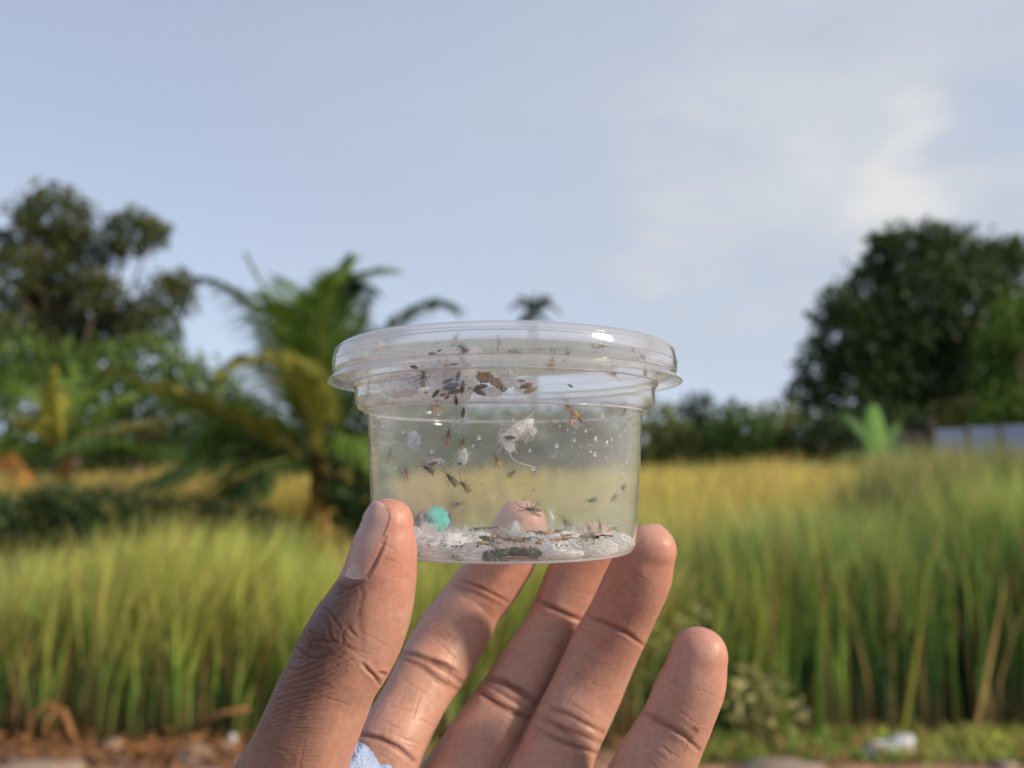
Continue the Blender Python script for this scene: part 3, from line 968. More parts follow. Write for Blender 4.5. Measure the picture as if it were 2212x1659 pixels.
# straw and dry broad blades in the foreground grass
g = random.Random(5)
for i, (px, py0, py1, lean, col, lb) in enumerate((
        (300, 1600, 1330, 30, (.42, .33, .11), 'tall straw-coloured stalk in the left grass above the soil'),
        (415, 1600, 1400, 20, (.40, .30, .10), 'straw stalk left of the thumb, pair with a thinner one'),
        (440, 1580, 1360, -25, (.44, .33, .12), 'thin bent straw stalk nearest the wrist on the left'),
        (205, 1540, 1440, -40, (.46, .24, .12), 'short broken pinkish-brown dry blade in the left grass'),
        (150, 1430, 1395, -50, (.40, .32, .16), 'dry blade lying slanted across the left grass'),
        (2130, 1400, 1230, 45, (.48, .34, .13), 'long dry orange blade high in the right grass'),
        (1960, 1480, 1300, 35, (.30, .32, .06), 'yellow-green broad blade crossing the right grass'),
        (1690, 1500, 1180, 5, (.13, .24, .03), 'broad bright green blade standing right of the little finger'),
        (1770, 1560, 1220, -10, (.09, .19, .03), 'broad green blade next to the bright one on the right'))):
    Y = 3.78
    a = P(px, py0, Y); b_ = P(px + lean, py1, Y)
    a.x -= (b_.x - a.x) * (a.z / max(.05, b_.z - a.z)) * .6; a.z = 0.0
    c = (a + b_) / 2 + Vector((.01, 0, .02))
    V, T, Cc = [], [], []
    for k in range(9):
        t = k / 8
        p = a.lerp(c, t * 2) if t < .5 else c.lerp(b_, t * 2 - 1)
        w_ = (.010 if i < 7 else .014) * (1 - t ** 3) + .001
        for s_ in (-1, 1):
            V.append(p + Vector((s_ * w_, 0, 0)))
        V.append(p + Vector((0, -.003, 0)))
        Cc += [col] * 3
    T = []
    for k in range(8):
        a0 = k * 3
        T += [(a0, a0 + 2, a0 + 5), (a0, a0 + 5, a0 + 3), (a0 + 2, a0 + 1, a0 + 4), (a0 + 2, a0 + 4, a0 + 5)]
    link('dry_blade', tri_mesh('dry_blade', np.array(V), np.array(T), np.array(Cc)), None, M_straw,
         label=lb, cat='grass blade', group='broad blades in the foreground grass')

# pale-leaved bush between the little finger and the grass
def small_bush(label, clumps, Y, size, cols, seed, dens=.7):
    tree('weed_bush', label, 'bush', (clumps[0][0], 0), clumps, Y, size, cols, dens, seed, dy=.08, trunk_r=.008, flat=.9)


small_bush('small bush with pale yellowish leaves right of the little finger',
           [(1640, 1480, 50), (1690, 1530, 45), (1610, 1560, 45), (1580, 1490, 35), (1660, 1580, 40)], 3.72, .06,
           ((.16, .18, .05), (.62, .58, .28)), 70)
small_bush('small green bush with pale tips behind the ring and little fingers',
           [(1450, 1390, 55), (1500, 1350, 40), (1420, 1450, 45), (1480, 1440, 40)], 3.76, .05,
           ((.10, .16, .03), (.55, .55, .22)), 71)

# soil debris
g = random.Random(9)
ST = []
for i, (px, py, wpx, hpx, mat, lb) in enumerate((
        (60, 1648, 230, 40, M_paver, 'broad flat pale slab at the bottom left corner'),
        (440, 1652, 130, 34, M_paver, 'flat pale slab on the soil left of the wrist'),
        (600, 1650, 120, 30, M_paver, 'flat cream slab beside the lower thumb edge'),
        (245, 1585, 44, 40, M_stone, 'rounded brown clod among the leaf litter at left'),
        (420, 1600, 90, 44, M_stone, 'grey stone in the shade under the left grass'),
        (1710, 1650, 210, 60, M_stone, 'large rounded brown boulder at the bottom right of the little finger'),
        (160, 1612, 60, 24, M_stone, 'small flat stone beside the brown clod'),
        (1830, 1640, 60, 26, M_stone, 'small stone just left of the white bag'),
        (2090, 1640, 70, 24, M_stone, 'small pinkish stone right of the white bag'),
        (2170, 1615, 50, 22, M_stone, 'small stone near the right edge under the grass'),
        (310, 1590, 60, 26, M_dry, 'curled orange-brown clod of dry leaves on the left soil'),
        (30, 1600, 50, 26, M_stone, 'reddish stone near the left edge of the soil'))):
    Y = 1.30 * F / max(60, (py - 1010 + 14))
    c = P(px, py, Y); c.z = .02
    s = Y / F
    mb = MB().ell((0, 0, 0), (wpx * s / 2, wpx * s * .4, hpx * s / 2), 18, 10, ncoef=.22, nscale=1.4)
    o = mb.build('stone' if mat is not M_paver else 'slab', mat, label=lb, cat='stone' if mat is not M_paver else 'slab')
    o.location = (c.x, c.y, hpx * s * .2 + .008)
# gravel + leaf litter (uncountable)
mb = MB()
for i in range(900):
    x = g.uniform(-2.9, 2.9); y = g.uniform(2.6, 3.9); r = g.uniform(.004, .016)
    mb.ell((x, y, r * .4 + .02), (r, r * g.uniform(.6, 1), r * .6), 6, 4)
mb.build('gravel', M_stone, smooth=False, kind='stuff', label='small stones scattered on the red soil', cat='gravel')
mb = MB()
for i in range(1500):
    x = g.uniform(-2.9, 2.9) if g.random() < .4 else g.uniform(-2.9, -.5)
    y = 3.45 + abs(g.gauss(0, .22)); L = g.uniform(.015, .05)
    a = g.uniform(0, 6.28); ti = g.uniform(-.6, .6); z = .035 + g.random() * .05
    d = Vector((math.cos(a), math.sin(a), ti)).normalized(); s = Vector((-math.sin(a), math.cos(a), g.uniform(-.4, .4)))
    p = Vector((x, y, z))
    mb.add([p, p + d * L + s * L * .3 + Vector((0, 0, .006)), p + d * 2 * L, p + d * L - s * L * .3 + Vector((0, 0, .006))], [(0, 1, 2), (0, 2, 3)])
mb.build('leaf_litter', M_dry, smooth=False, kind='stuff', label='brown dry leaves littering the soil edge', cat='leaf litter')
# roots and bent stalks at bottom left
for k, (pts, r, lb) in enumerate((
        ([(60, 1600), (70, 1540), (110, 1520), (135, 1545)], .013, 'arching reddish dead stem at the bottom left'),
        ([(135, 1530), (150, 1570), (165, 1612)], .014, 'short orange-brown stub right of the arching dead stem'),
        ([(95, 1605), (100, 1560), (120, 1530)], .011, 'thin dead stem inside the arching one'),
        ([(430, 1560), (480, 1540), (540, 1530)], .010, 'dead twig lying under the grass left of the wrist'),
        ([(1440, 1600), (1460, 1560), (1475, 1530)], .008, 'thin dead stem between ring and little finger'))):
    Y = 3.66
    mb = MB().tube([P(x, y, Y) for x, y in pts], [r, r, r * .9, r * .6][:len(pts)], 7)
    mb.build('dead_stem', M_dry, label=lb, cat='stem')

# white plastic bag
Y = 3.62
mb = MB()
for (px, py, rx, rz) in ((1905, 1618, 38, 17), (1946, 1610, 24, 19), (1878, 1625, 22, 10), (1962, 1598, 11, 11)):
    c = P(px, py, Y)
    mb.ell(c, (rx * Y / F, rx * Y / F * .7, rz * Y / F), 24, 16, ncoef=.35, nscale=2.2)
mb.build('plastic_bag', M_bag, label='crumpled white plastic bag on the soil at the bottom right', cat='plastic bag')
Y = 3.7
mb = MB()
for (px, py, rx, rz) in ((490, 1612, 14, 15), (502, 1600, 9, 14)):
    mb.ell(P(px, py, Y), (rx * Y / F, rx * Y / F * .7, rz * Y / F), 20, 12, ncoef=.4, nscale=2.2)
mb.build('plastic_scrap', M_bag, label='small grey-white plastic scrap under the grass left of the thumb', cat='litter')

# ------------------------------------------------------------------ the cup
K = .849 * .001
CUP = Vector((P(1091, 1010, .18).x, .18, EYE))


def lathe(name, prof, mat, parent, seg=144):
    v, f = [], []
    n = len(prof)
    for i in range(seg):
        a = 2 * math.pi * i / seg
        for (r, z) in prof:
            v.append((r * K * math.cos(a), r * K * math.sin(a), z * K))
    for i in range(seg):
        j = (i + 1) % seg
        for k in range(n - 1):
            if prof[k][0] == 0:
                f.append((i * n + k, j * n + k + 1, i * n + k + 1)) if i >= 0 else None
            elif prof[k + 1][0] == 0:
                f.append((i * n + k, j * n + k, i * n + k + 1))
            else:
                f.append((i * n + k, j * n + k, j * n + k + 1, i * n + k + 1))
    mb = MB(); mb.add(v, f)
    return mb.build(name, mat, parent)


def smooth_prof(pts, rad=.5, n=3):
    """round every corner of a profile a little"""
    out_ = [pts[0]]
    for i in range(1, len(pts) - 1):
        a, b, c = Vector(pts[i - 1]), Vector(pts[i]), Vector(pts[i + 1])
        r = min(rad, (a - b).length * .45, (c - b).length * .45)
        p, q = b + (a - b).normalized() * r, b + (c - b).normalized() * r
        for k in range(n + 1):
            t = k / n
            out_.append(tuple((1 - t) ** 2 * p + 2 * t * (1 - t) * b + t * t * q))
    out_.append(pts[-1])
    return out_


cup_prof = [(46.0, 24.9), (42.2, 24.7), (41.5, 24.2), (41.9, 22.0), (40.9, 20.9), (40.9, 17.4), (40.0, 15.5), (38.0, 14.7),
            (37.4, 13.8), (36.9, 5), (36.2, -7), (35.3, -19.6), (34.9, -21.2), (33.9, -21.9), (32.4, -22.0), (31.2, -21.75), (0.0, -21.6)]
lid_prof = [(0.0, 29.6), (36.5, 29.6), (38.6, 30.0), (39.4, 32.0), (41.0, 32.7), (43.6, 32.6), (45.4, 31.8), (46.4, 30.4), (46.8, 28.2),
            (46.8, 25.6), (46.2, 24.5), (47.5, 23.3), (47.9, 22.7)]
cup = empty('plastic_cup', CUP, label='clear plastic lidded cup holding wasps and silk, held between thumb and fingers', cat='cup')
lathe('cup_body', smooth_prof(cup_prof, .8), PL_cup, cup)
lid = lathe('lid', smooth_prof(lid_prof, .5), PL_lid, cup)


def ring(name, r, z, rad, mat, parent, seg=160):
    pts = [(r * K * math.cos(2 * math.pi * i / seg), r * K * math.sin(2 * math.pi * i / seg), z * K) for i in range(seg + 1)]
    mb = MB()
    V, f = [], []
    for i in range(seg):
        a = 2 * math.pi * i / seg
        for j in range(8):
            b = 2 * math.pi * j / 8
            rr = (r + rad * math.cos(b)) * K
            V.append((rr * math.cos(a), rr * math.sin(a), (z + rad * math.sin(b)) * K))
    for i in range(seg):
        for j in range(8):
            f.append((i * 8 + j, ((i + 1) % seg) * 8 + j, ((i + 1) % seg) * 8 + (j + 1) % 8, i * 8 + (j + 1) % 8))
    mb.add(V, f)
    return mb.build(name, mat, parent)


M_rim = plastic('frosted_rim', haze=.5, hazecol=(.86, .88, .92), rough=.08, wav=0, edge=1.5)
ring('rim', 47.9, 22.7, .22, GL_edge, lid)
ring('bead', 46.2, 24.6, .25, GL_edge, lid)
ring('bead', 39.2, 31.4, .18, M_rim, lid)
ring('bead', 46.25, 30.7, .10, M_rim, lid)
ring('bead', 46.85, 27.6, .12, GL_edge, lid)
ring('rim', 41.6, 22.3, .26, M_rim, cup)
ring('rim', 38.2, 14.7, .33, M_rim, cup)
ring('rim', 34.0, -21.6, .30, M_rim, cup)


# profile radius of the inside at a height (metres from cup centre)
_zr = sorted([(z * K, r * K) for r, z in [(35.2, -19.6), (34.4, -21.4), (36.2, -7), (36.9, 5), (37.4, 13.8), (40.0, 15.5), (40.9, 17.4), (40.9, 20.9),
                                          (41.4, 24.2), (41.6, 26), (41.6, 32)]])
_zz = np.array([a for a, b in _zr]); _rr = np.array([b for a, b in _zr])


def hit(px, py, side, h=0.0):
    """where the sight line meets the cup's wall ('F' near side, 'B' far side) or floor ('D')"""
    if side == 'D':
        zf = CUP.z - 21.4 * K + h
        a, b = P(px, py, .1), P(px, py, .2)
        t = (zf - a.z) / (b.z - a.z) if abs(b.z - a.z) > 1e-9 else 99
        p = a.lerp(b, t)
        q = p - CUP
        lim = 33.6 * K
        rr = math.hypot(q.x, q.y)
        if t < 0 or rr > lim:
            if t < 0 or q.y > 0 or rr > 3 * lim:
                p2 = hit(px, py, 'B')
                return p2
            q.x *= lim / rr; q.y *= lim / rr
            p = CUP + Vector((q.x, q.y, zf - CUP.z))
        return p, Vector((0, 0, 1)), Vector((1, 0, 0)), Vector((0, 1, 0))
    Ys = np.arange(.12, .25, .0001)
    a = P(px, py, 1.0)
    pts = np.stack([a.x * Ys, Ys, EYE + (a.z - EYE) * Ys], 1)
    rel = pts - np.array(CUP)
    rad = np.hypot(rel[:, 0], rel[:, 1])
    rl = np.interp(rel[:, 2], _zz, _rr) - .0002
    ins = np.where(rad < rl)[0]
    if len(ins) == 0:
        i = int(np.argmin(rad - rl))
    else:
        i = ins[0] if side == 'F' else ins[-1]
    p = Vector(pts[i]); q = p - CUP
    n = Vector((q.x, q.y, 0)).normalized()
    tx = Vector((-n.y, n.x, 0)) if side == 'F' else Vector((n.y, -n.x, 0))
    return p, -n, tx, Vector((0, 0, 1))


def frame(px, py, side, ang=0, h=0.0):
    p, zl, tx, ty = hit(px, py, side, h)
    a = R(ang)
    x = tx * math.cos(a) + ty * math.sin(a)
    y = zl.cross(x)
    M = Matrix((x, y, zl)).transposed().to_4x4()
    M.translation = p
    return M


# ------------------------------------------------------------------ wasps
def wasp_proto(kind, pose):
    ab, th, wg, lg = INS[kind]
    g = random.Random(pose * 7 + len(kind))
    r = empty('parasitoid_wasp')
    MB().ell((.43, 0, .0), (.085, .10, .08)).build('head', th, r)
    MB().ell((.20, 0, .02), (.17, .11, .11), 12, 8).build('thorax', th, r)
    MB().ell((-.20, 0, -.01), (.27, .125, .10), 14, 8).ell((.01, 0, 0), (.06, .035, .035), 8, 5).build('abdomen', ab, r)
    for s in (-1, 1):
        sp = (.10, .22, .45)[pose % 3]
        a = math.pi - s * sp
        rot = Matrix.Rotation(a, 3, 'Z')
        mb = MB()
        mb.ell(rot @ Vector((.34, 0, 0)) + Vector((.18, s * .06, .12)), (.36, .115, .006), 14, 6, mat=rot)
        mb.build('wing', wg, r)
        # antenna
        k = g.uniform(-.2, .2)
        mb = MB().tube([(.49, s * .05, .04), (.66, s * (.12 + k * .3), .10), (.85, s * (.20 + k), .08), (1.03, s * (.34 + k), .02)],
                       [.026, .022, .020, .016], 4)
        mb.build('antenna', th, r)
        for li, (bx, ang, ln) in enumerate(((.30, 55, .32), (.18, 95, .34), (.08, 130, .42))):
            an = R(ang + g.uniform(-14, 14))
            d = Vector((math.cos(an), s * math.sin(an), 0))
            b = Vector((bx, s * .07, -.03))
            mb = MB().tube([b, b + d * ln * .45 + Vector((0, 0, .06)), b + d * ln * .8 + Vector((-.03, 0, -.10)), b + d * ln + Vector((-.10, 0, -.13))],
                           [.034, .027, .021, .017], 4)
            mb.build('leg', lg, r)
    return r


protos, used = {}, set()


def wasp(x, y, L, ang, side, kind, label, crop=C1, sc=.3638):
    px, py = crop(x, y)
    pose = int(x + y) % 3
    key = (kind, pose)
    if key not in protos:
        protos[key] = wasp_proto(kind, pose)
    o = protos[key] if key not in used else copy_thing(protos[key])
    used.add(key)
    M = frame(px, py, side, ang, .0034)
    s = (1.35 if side == 'D' else 1.2) * L * sc * M.translation.y / F
    M = M @ Matrix.Translation((0, 0, .14 * s + .0003)) @ Matrix.Scale(s, 4)
    if side in 'FB' and int(x * 3 + y) % 4 == 0:
        M = M @ Matrix.Rotation(R(25), 4, 'X')
    o.matrix_world = M
    props(o, label=label, cat='wasp', group='small wasps inside the cup')
    return o


W = [
    (595, 395, 92, 88, 'F', 'dark', 'dark wasp with tan abdomen, head up, on the white silk mat at upper left'),
    (1660, 200, 80, 5, 'F', 'dark', 'dark wasp spread sideways under the lid rim at upper right'),
    (1378, 300, 84, 75, 'F', 'amber', 'brown wasp climbing across the neck line right of centre'),
    (1465, 268, 58, 60, 'F', 'amber', 'smaller amber wasp just right of the one on the neck line'),
    (1500, 640, 72, 82, 'F', 'amber', 'black and amber wasp, left one of the touching pair at right'),
    (1540, 620, 84, -48, 'F', 'amber', 'amber wasp, head down, right one of the touching pair at right'),
    (745, 750, 80, 80, 'F', 'amber', 'brown wasp with two long antennae, head up, below the groove at left'),
    (835, 788, 56, 80, 'F', 'amber', 'amber wasp perched on top of the white cocoon at left of centre'),
    (632, 938, 76, 150, 'F', 'dark', 'long-legged wasp just under the orange pupa at left'),
    (770, 1000, 80, 132, 'F', 'dark', 'grey-winged wasp, upper of the diagonal pair below the cocoon'),
    (856, 1040, 76, 140, 'F', 'amber', 'brown wasp, lower of the diagonal pair below the cocoon'),
    (1050, 890, 60, 112, 'F', 'amber', 'thin brown wasp near the middle of the wall, antennae to the left'),
    (1133, 962, 50, 42, 'B', 'dark', 'small blurred wasp below the middle, on the far wall'),
    (1270, 958, 46, 100, 'B', 'pale', 'pale wasp hanging below the droplet at the end of a thread'),
    (396, 865, 55, 92, 'B', 'amber', 'blurred amber wasp nearest the left wall'),
    (500, 965, 68, 118, 'B', 'amber', 'blurred amber wasp above the thumb tip'),
    (1275, 1175, 90, 176, 'F', 'dark', 'clear-winged wasp in front of the pink index fingertip'),
    (1630, 1118, 60, 190, 'B', 'dark', 'dark blurred speck-like wasp low at right, alone'),
    (1755, 1108, 66, 30, 'B', 'pale', 'pale wasp low at right below the one near the right wall'),
    (1810, 1045, 50, 10, 'B', 'dark', 'small wasp near the right wall at mid height'),
    (1742, 356, 70, -12, 'F', 'pale', 'flattened tan wasp beside the sun glint at upper right'),
    (1880, 230, 55, 170, 'F', 'pale', 'pale tan wasp under the lid rim near its right end'),
    (1950, 345, 80, 85, 'B', 'dark', 'dark smudged wasp at the far right end of the neck'),
    (345, 215, 90, 5, 'B', 'pale', 'pale tan wasp remains under the lid at the far left'),
    (262, 345, 66, 120, 'B', 'pale', 'faint tan wasp at the left end of the neck'),
    (266, 470, 66, 100, 'B', 'amber', 'faint orange wasp at the left end of the bulge'),
    (680, 570, 76, 95, 'B', 'amber', 'blurred brown wasp just under the bulge at left'),
    (838, 258, 62, 80, 'F', 'amber', 'amber wasp in the upper edge of the silk mat, below its neighbour'),
    (845, 215, 66, 150, 'F', 'dark', 'grey-brown wasp lying across the top of the silk mat'),
    (1155, 240, 76, -8, 'F', 'dark', 'flat brown wasp on the lid line right of the silk mat'),
    (1060, 200, 55, 92, 'F', 'pale', 'pale wasp standing under the lid rim near the centre'),
    (1474, 565, 56, 100, 'B', 'amber', 'blurred orange wasp above the touching pair at right'),
    (1365, 664, 38, 92, 'B', 'pale', 'tiny blurred wasp on the far groove line at centre right'),
    (1815, 600, 56, 45, 'B', 'amber', 'blurred brown wasp on the groove near the right wall'),
    (785, 178, 60, 60, 'B', 'dark', 'dark wasp highest under the lid above the silk mat'),
    (421, 556, 40, 92, 'B', 'amber', 'tiny reddish wasp on the lower edge of the bulge at left'),
    (1290, 225, 50, -8, 'B', 'pale', 'faint tan wasp under the lid right of the centre'),
    (795, 1142, 50, 5, 'B', 'dark', 'faint grey wasp low on the far wall right of the turquoise lump'),
    (1470, 1262, 60, 120, 'B', 'dark', 'grey blurred wasp on the far wall above the floor at centre right'),
    (910, 1312, 66, 48, 'D', 'dark', 'grey wasp climbing at the back edge of the floor, left of centre'),
    (985, 1303, 52, 2, 'D', 'dark', 'small brown wasp flat on the back edge of the floor'),
    (1040, 1352, 66, 62, 'D', 'amber', 'wasp with raised antennae right of the black pupa on the floor'),
    (1325, 1335, 76, 172, 'D', 'amber', 'large amber wasp, left one of the row on the floor cotton'),
    (1385, 1325, 70, 20, 'D', 'amber', 'amber wasp, middle one of the row on the floor cotton'),
    (1452, 1345, 50, 0, 'D', 'amber', 'short amber wasp, right one of the row on the floor cotton'),
    (1592, 1342, 66, 60, 'D', 'dark', 'thin grey wasp left of the heap at the right of the floor'),
    (1655, 1370, 96, -28, 'D', 'dark', 'long grey wasp across the heap at the right of the floor'),
    (1580, 1402, 70, 10, 'D', 'amber', 'tan wasp low in the heap at the right of the floor'),
    (1735, 1312, 66, 72, 'D', 'dark', 'wasp with upright antennae on the white cotton at far right'),
    (1676, 1288, 60, 100, 'B', 'dark', 'grey wasp standing against the far wall above the right heap'),
    (1608, 1290, 44, 120, 'B', 'dark', 'small grey wasp against the pink fingertip above the right heap'),
    (1150, 1392, 84, 160, 'D', 'amber', 'brown wasp on the left end of the black crust'),
    (1200, 1382, 84, 40, 'D', 'dark', 'wasp with raised antennae on top of the black crust'),
    (1285, 1415, 66, 80, 'D', 'dark', 'grey wasp at the right end of the black crust'),
    (1500, 1440, 50, 90, 'D', 'amber', 'small amber wasp alone at the front of the floor'),
    (1463, 1395, 46, 95, 'D', 'pale', 'pale narrow wasp between the cotton tuft and the right heap'),
    (1745, 1350, 40, 80, 'D', 'dark', 'tiny dark wasp in the middle of the right cotton tuft'),
]
for wdef in W:
    wasp(*wdef)


# ------------------------------------------------------------------ pupae
def pupa(x, y, L, ang, side, kind, label, fat=.36, lift=.0001):
    if side == 'D': lift = .0
    px, py = C1(x, y)
    M = frame(px, py, side, ang, .0032)
    s = L * .3638 * M.translation.y / F
    mb = MB()
    seg, n = 12, 9
    V, f = [], []
    for i in range(n + 1):
        t = i / n
        r = (math.sin(math.pi * min(.985, max(.015, t))) ** .62) * fat * .5 * (1 + .04 * math.sin(t * 30))
        for j in range(seg):
            a = 2 * math.pi * j / seg
            V.append(((t - .5), r * math.cos(a), r * .85 * math.sin(a)))
    for i in range(n):
        for j in range(seg):
            f.append((i * seg + j, i * seg + (j + 1) % seg, (i + 1) * seg + (j + 1) % seg, (i + 1) * seg + j))
    f.append(tuple(range(seg))[::-1]); f.append(tuple(n * seg + j for j in range(seg)))
    mb.add(V, f)
    o = mb.build('pupa', PUPA[kind], label=label, cat='pupa', group='insect pupae inside the cup')
    o.matrix_world = M @ Matrix.Translation((0, 0, fat * s * .42 + lift)) @ Matrix.Scale(s, 4)
    return o


PU = [
    (540, 320, 80, -28, 'F', 'dark', 'dark purplish pupa slanting above the wasp on the silk mat'),
    (660, 250, 66, -12, 'F', 'brown', 'brown pupa near the lid line at the upper left of the silk mat'),
    (703, 229, 38, 20, 'F', 'grey', 'small grey pupa right of the brown one near the lid line'),
    (652, 303, 28, 60, 'F', 'dark', 'tiny dark pupa, left of two small ones in the upper silk'),
    (697, 293, 40, 60, 'F', 'grey', 'small grey-tan pupa, right of two small ones in the upper silk'),
    (742, 300, 62, 75, 'F', 'tan', 'upright tan pupa in the upper silk mat'),
    (788, 306, 52, -2, 'F', 'brown', 'brown pupa lying flat right of the upright tan one'),
    (750, 408, 78, 18, 'F', 'grey', 'long grey pupa, top of the central cluster in the silk'),
    (768, 440, 110, 12, 'F', 'grey', 'longest grey pupa, middle of the central cluster'),
    (790, 472, 90, 8, 'F', 'grey', 'grey pupa at the bottom of the central cluster'),
    (812, 380, 70, 70, 'F', 'grey', 'faint upright grey pupa above the central cluster'),
    (838, 445, 84, 84, 'F', 'brown', 'upright brown pupa at the right end of the central cluster'),
    (678, 484, 70, 42, 'F', 'dark', 'dark slanted pupa at the lower left of the cluster'),
    (622, 479, 30, -10, 'F', 'dark', 'tiny dark pupa alone below the wasp on the silk mat'),
    (722, 492, 44, 10, 'F', 'brown', 'small reddish pupa below the central cluster'),
    (748, 505, 44, 40, 'F', 'brown', 'small brown pupa right of the reddish one below the cluster'),
    (800, 522, 64, -84, 'F', 'dark', 'dark pupa hanging straight down over the bulge edge'),
    (952, 441, 84, 6, 'F', 'brown', 'glossy brown pupa under the brown husk'),
    (940, 474, 92, -24, 'F', 'grey', 'grey-brown pupa beneath the glossy one under the brown husk'),
    (886, 452, 30, 10, 'F', 'tan', 'small tan pupa left of the glossy brown one'),
    (1225, 436, 88, 18, 'F', 'brown', 'large glossy red-brown pupa right of the brown husk'),
    (1250, 462, 92, 24, 'F', 'tan', 'tan empty pupa case beneath the large red-brown one'),
    (1195, 408, 50, 0, 'F', 'grey', 'blurred grey pupa above the large red-brown one'),
    (842, 598, 68, 82, 'F', 'brown', 'upright brown pupa in a white case under the bulge'),
    (1124, 745, 76, -3, 'F', 'dark', 'dark brown pupa in the big white cocoon at centre'),
    (660, 900, 66, 14, 'F', 'orange', 'orange pupa in a white oval case at left'),
    (824, 902, 32, 0, 'F', 'dark', 'small dark end of a pupa at the foot of the white cocoon'),
    (1488, 438, 42, -22, 'F', 'dark', 'tiny dark sliver alone on the bulge at right'),
    (972, 1350, 72, 12, 'D', 'dark', 'black pupa in a white case on the floor left of centre'),
    (848, 1445, 80, 8, 'D', 'tan', 'tan pupa lying at the front of the left floor cotton'),
    (1322, 1392, 56, -25, 'D', 'tan', 'cream pupa leaning on the centre cotton tuft'),
    (912, 1432, 28, 10, 'D', 'dark', 'tiny dark pupa right of the tan one at the front'),
]
for q in PU:
    pupa(*q)


# ------------------------------------------------------------------ silk, cocoons, lumps
def lump(name, x, y, wpx, hpx, thick, side, ang, mat, nc=.25, ns=2.0, lift=None, seg=36, crop=C1, sc=.3638, **kw):
    """puffy mass lying on the wall or floor; sizes in crop pixels, thickness in mm"""
    px, py = crop(x, y)
    M = frame(px, py, side, ang, .9 * hpx * sc * .5 * .165 / F)
    s = sc * M.translation.y / F
    th = thick * .001
    if side == 'D' and lift is None: lift = 0.0
    rx, ry = wpx * s / 2, hpx * s / 2
    if side == 'D':
        ry, th = max(.002, thick * .001), hpx * s / 2
    mb = MB()
    mb.ell((0, 0, 0), (rx, ry, th), seg, seg // 2)
    off = Vector((x * .37, y * .21, 3))
    vs = []
    for v_ in mb.v:
        v_ = Vector(v_)
        u = Vector((v_.x / rx, v_.y / ry, v_.z / th))
        k = 1 + nc * 1.3 * mnoise.fractal(u * ns + off, .9, 2.1, 4)
        p = v_ * k
        if side in 'FB':     # follow the wall's curve
            rc = .031
            p.z += rc - math.sqrt(max(1e-8, rc * rc - min(.026, abs(p.x)) ** 2))
        vs.append(tuple(p))
    mb.v = vs
    o = mb.build(name, mat, **kw)
    o.matrix_world = M @ Matrix.Translation((0, 0, ((th * .95 + (.0012 if mat in (SILK_thin, SILK_thick) else .0004)) if lift is None else lift)))
    return o


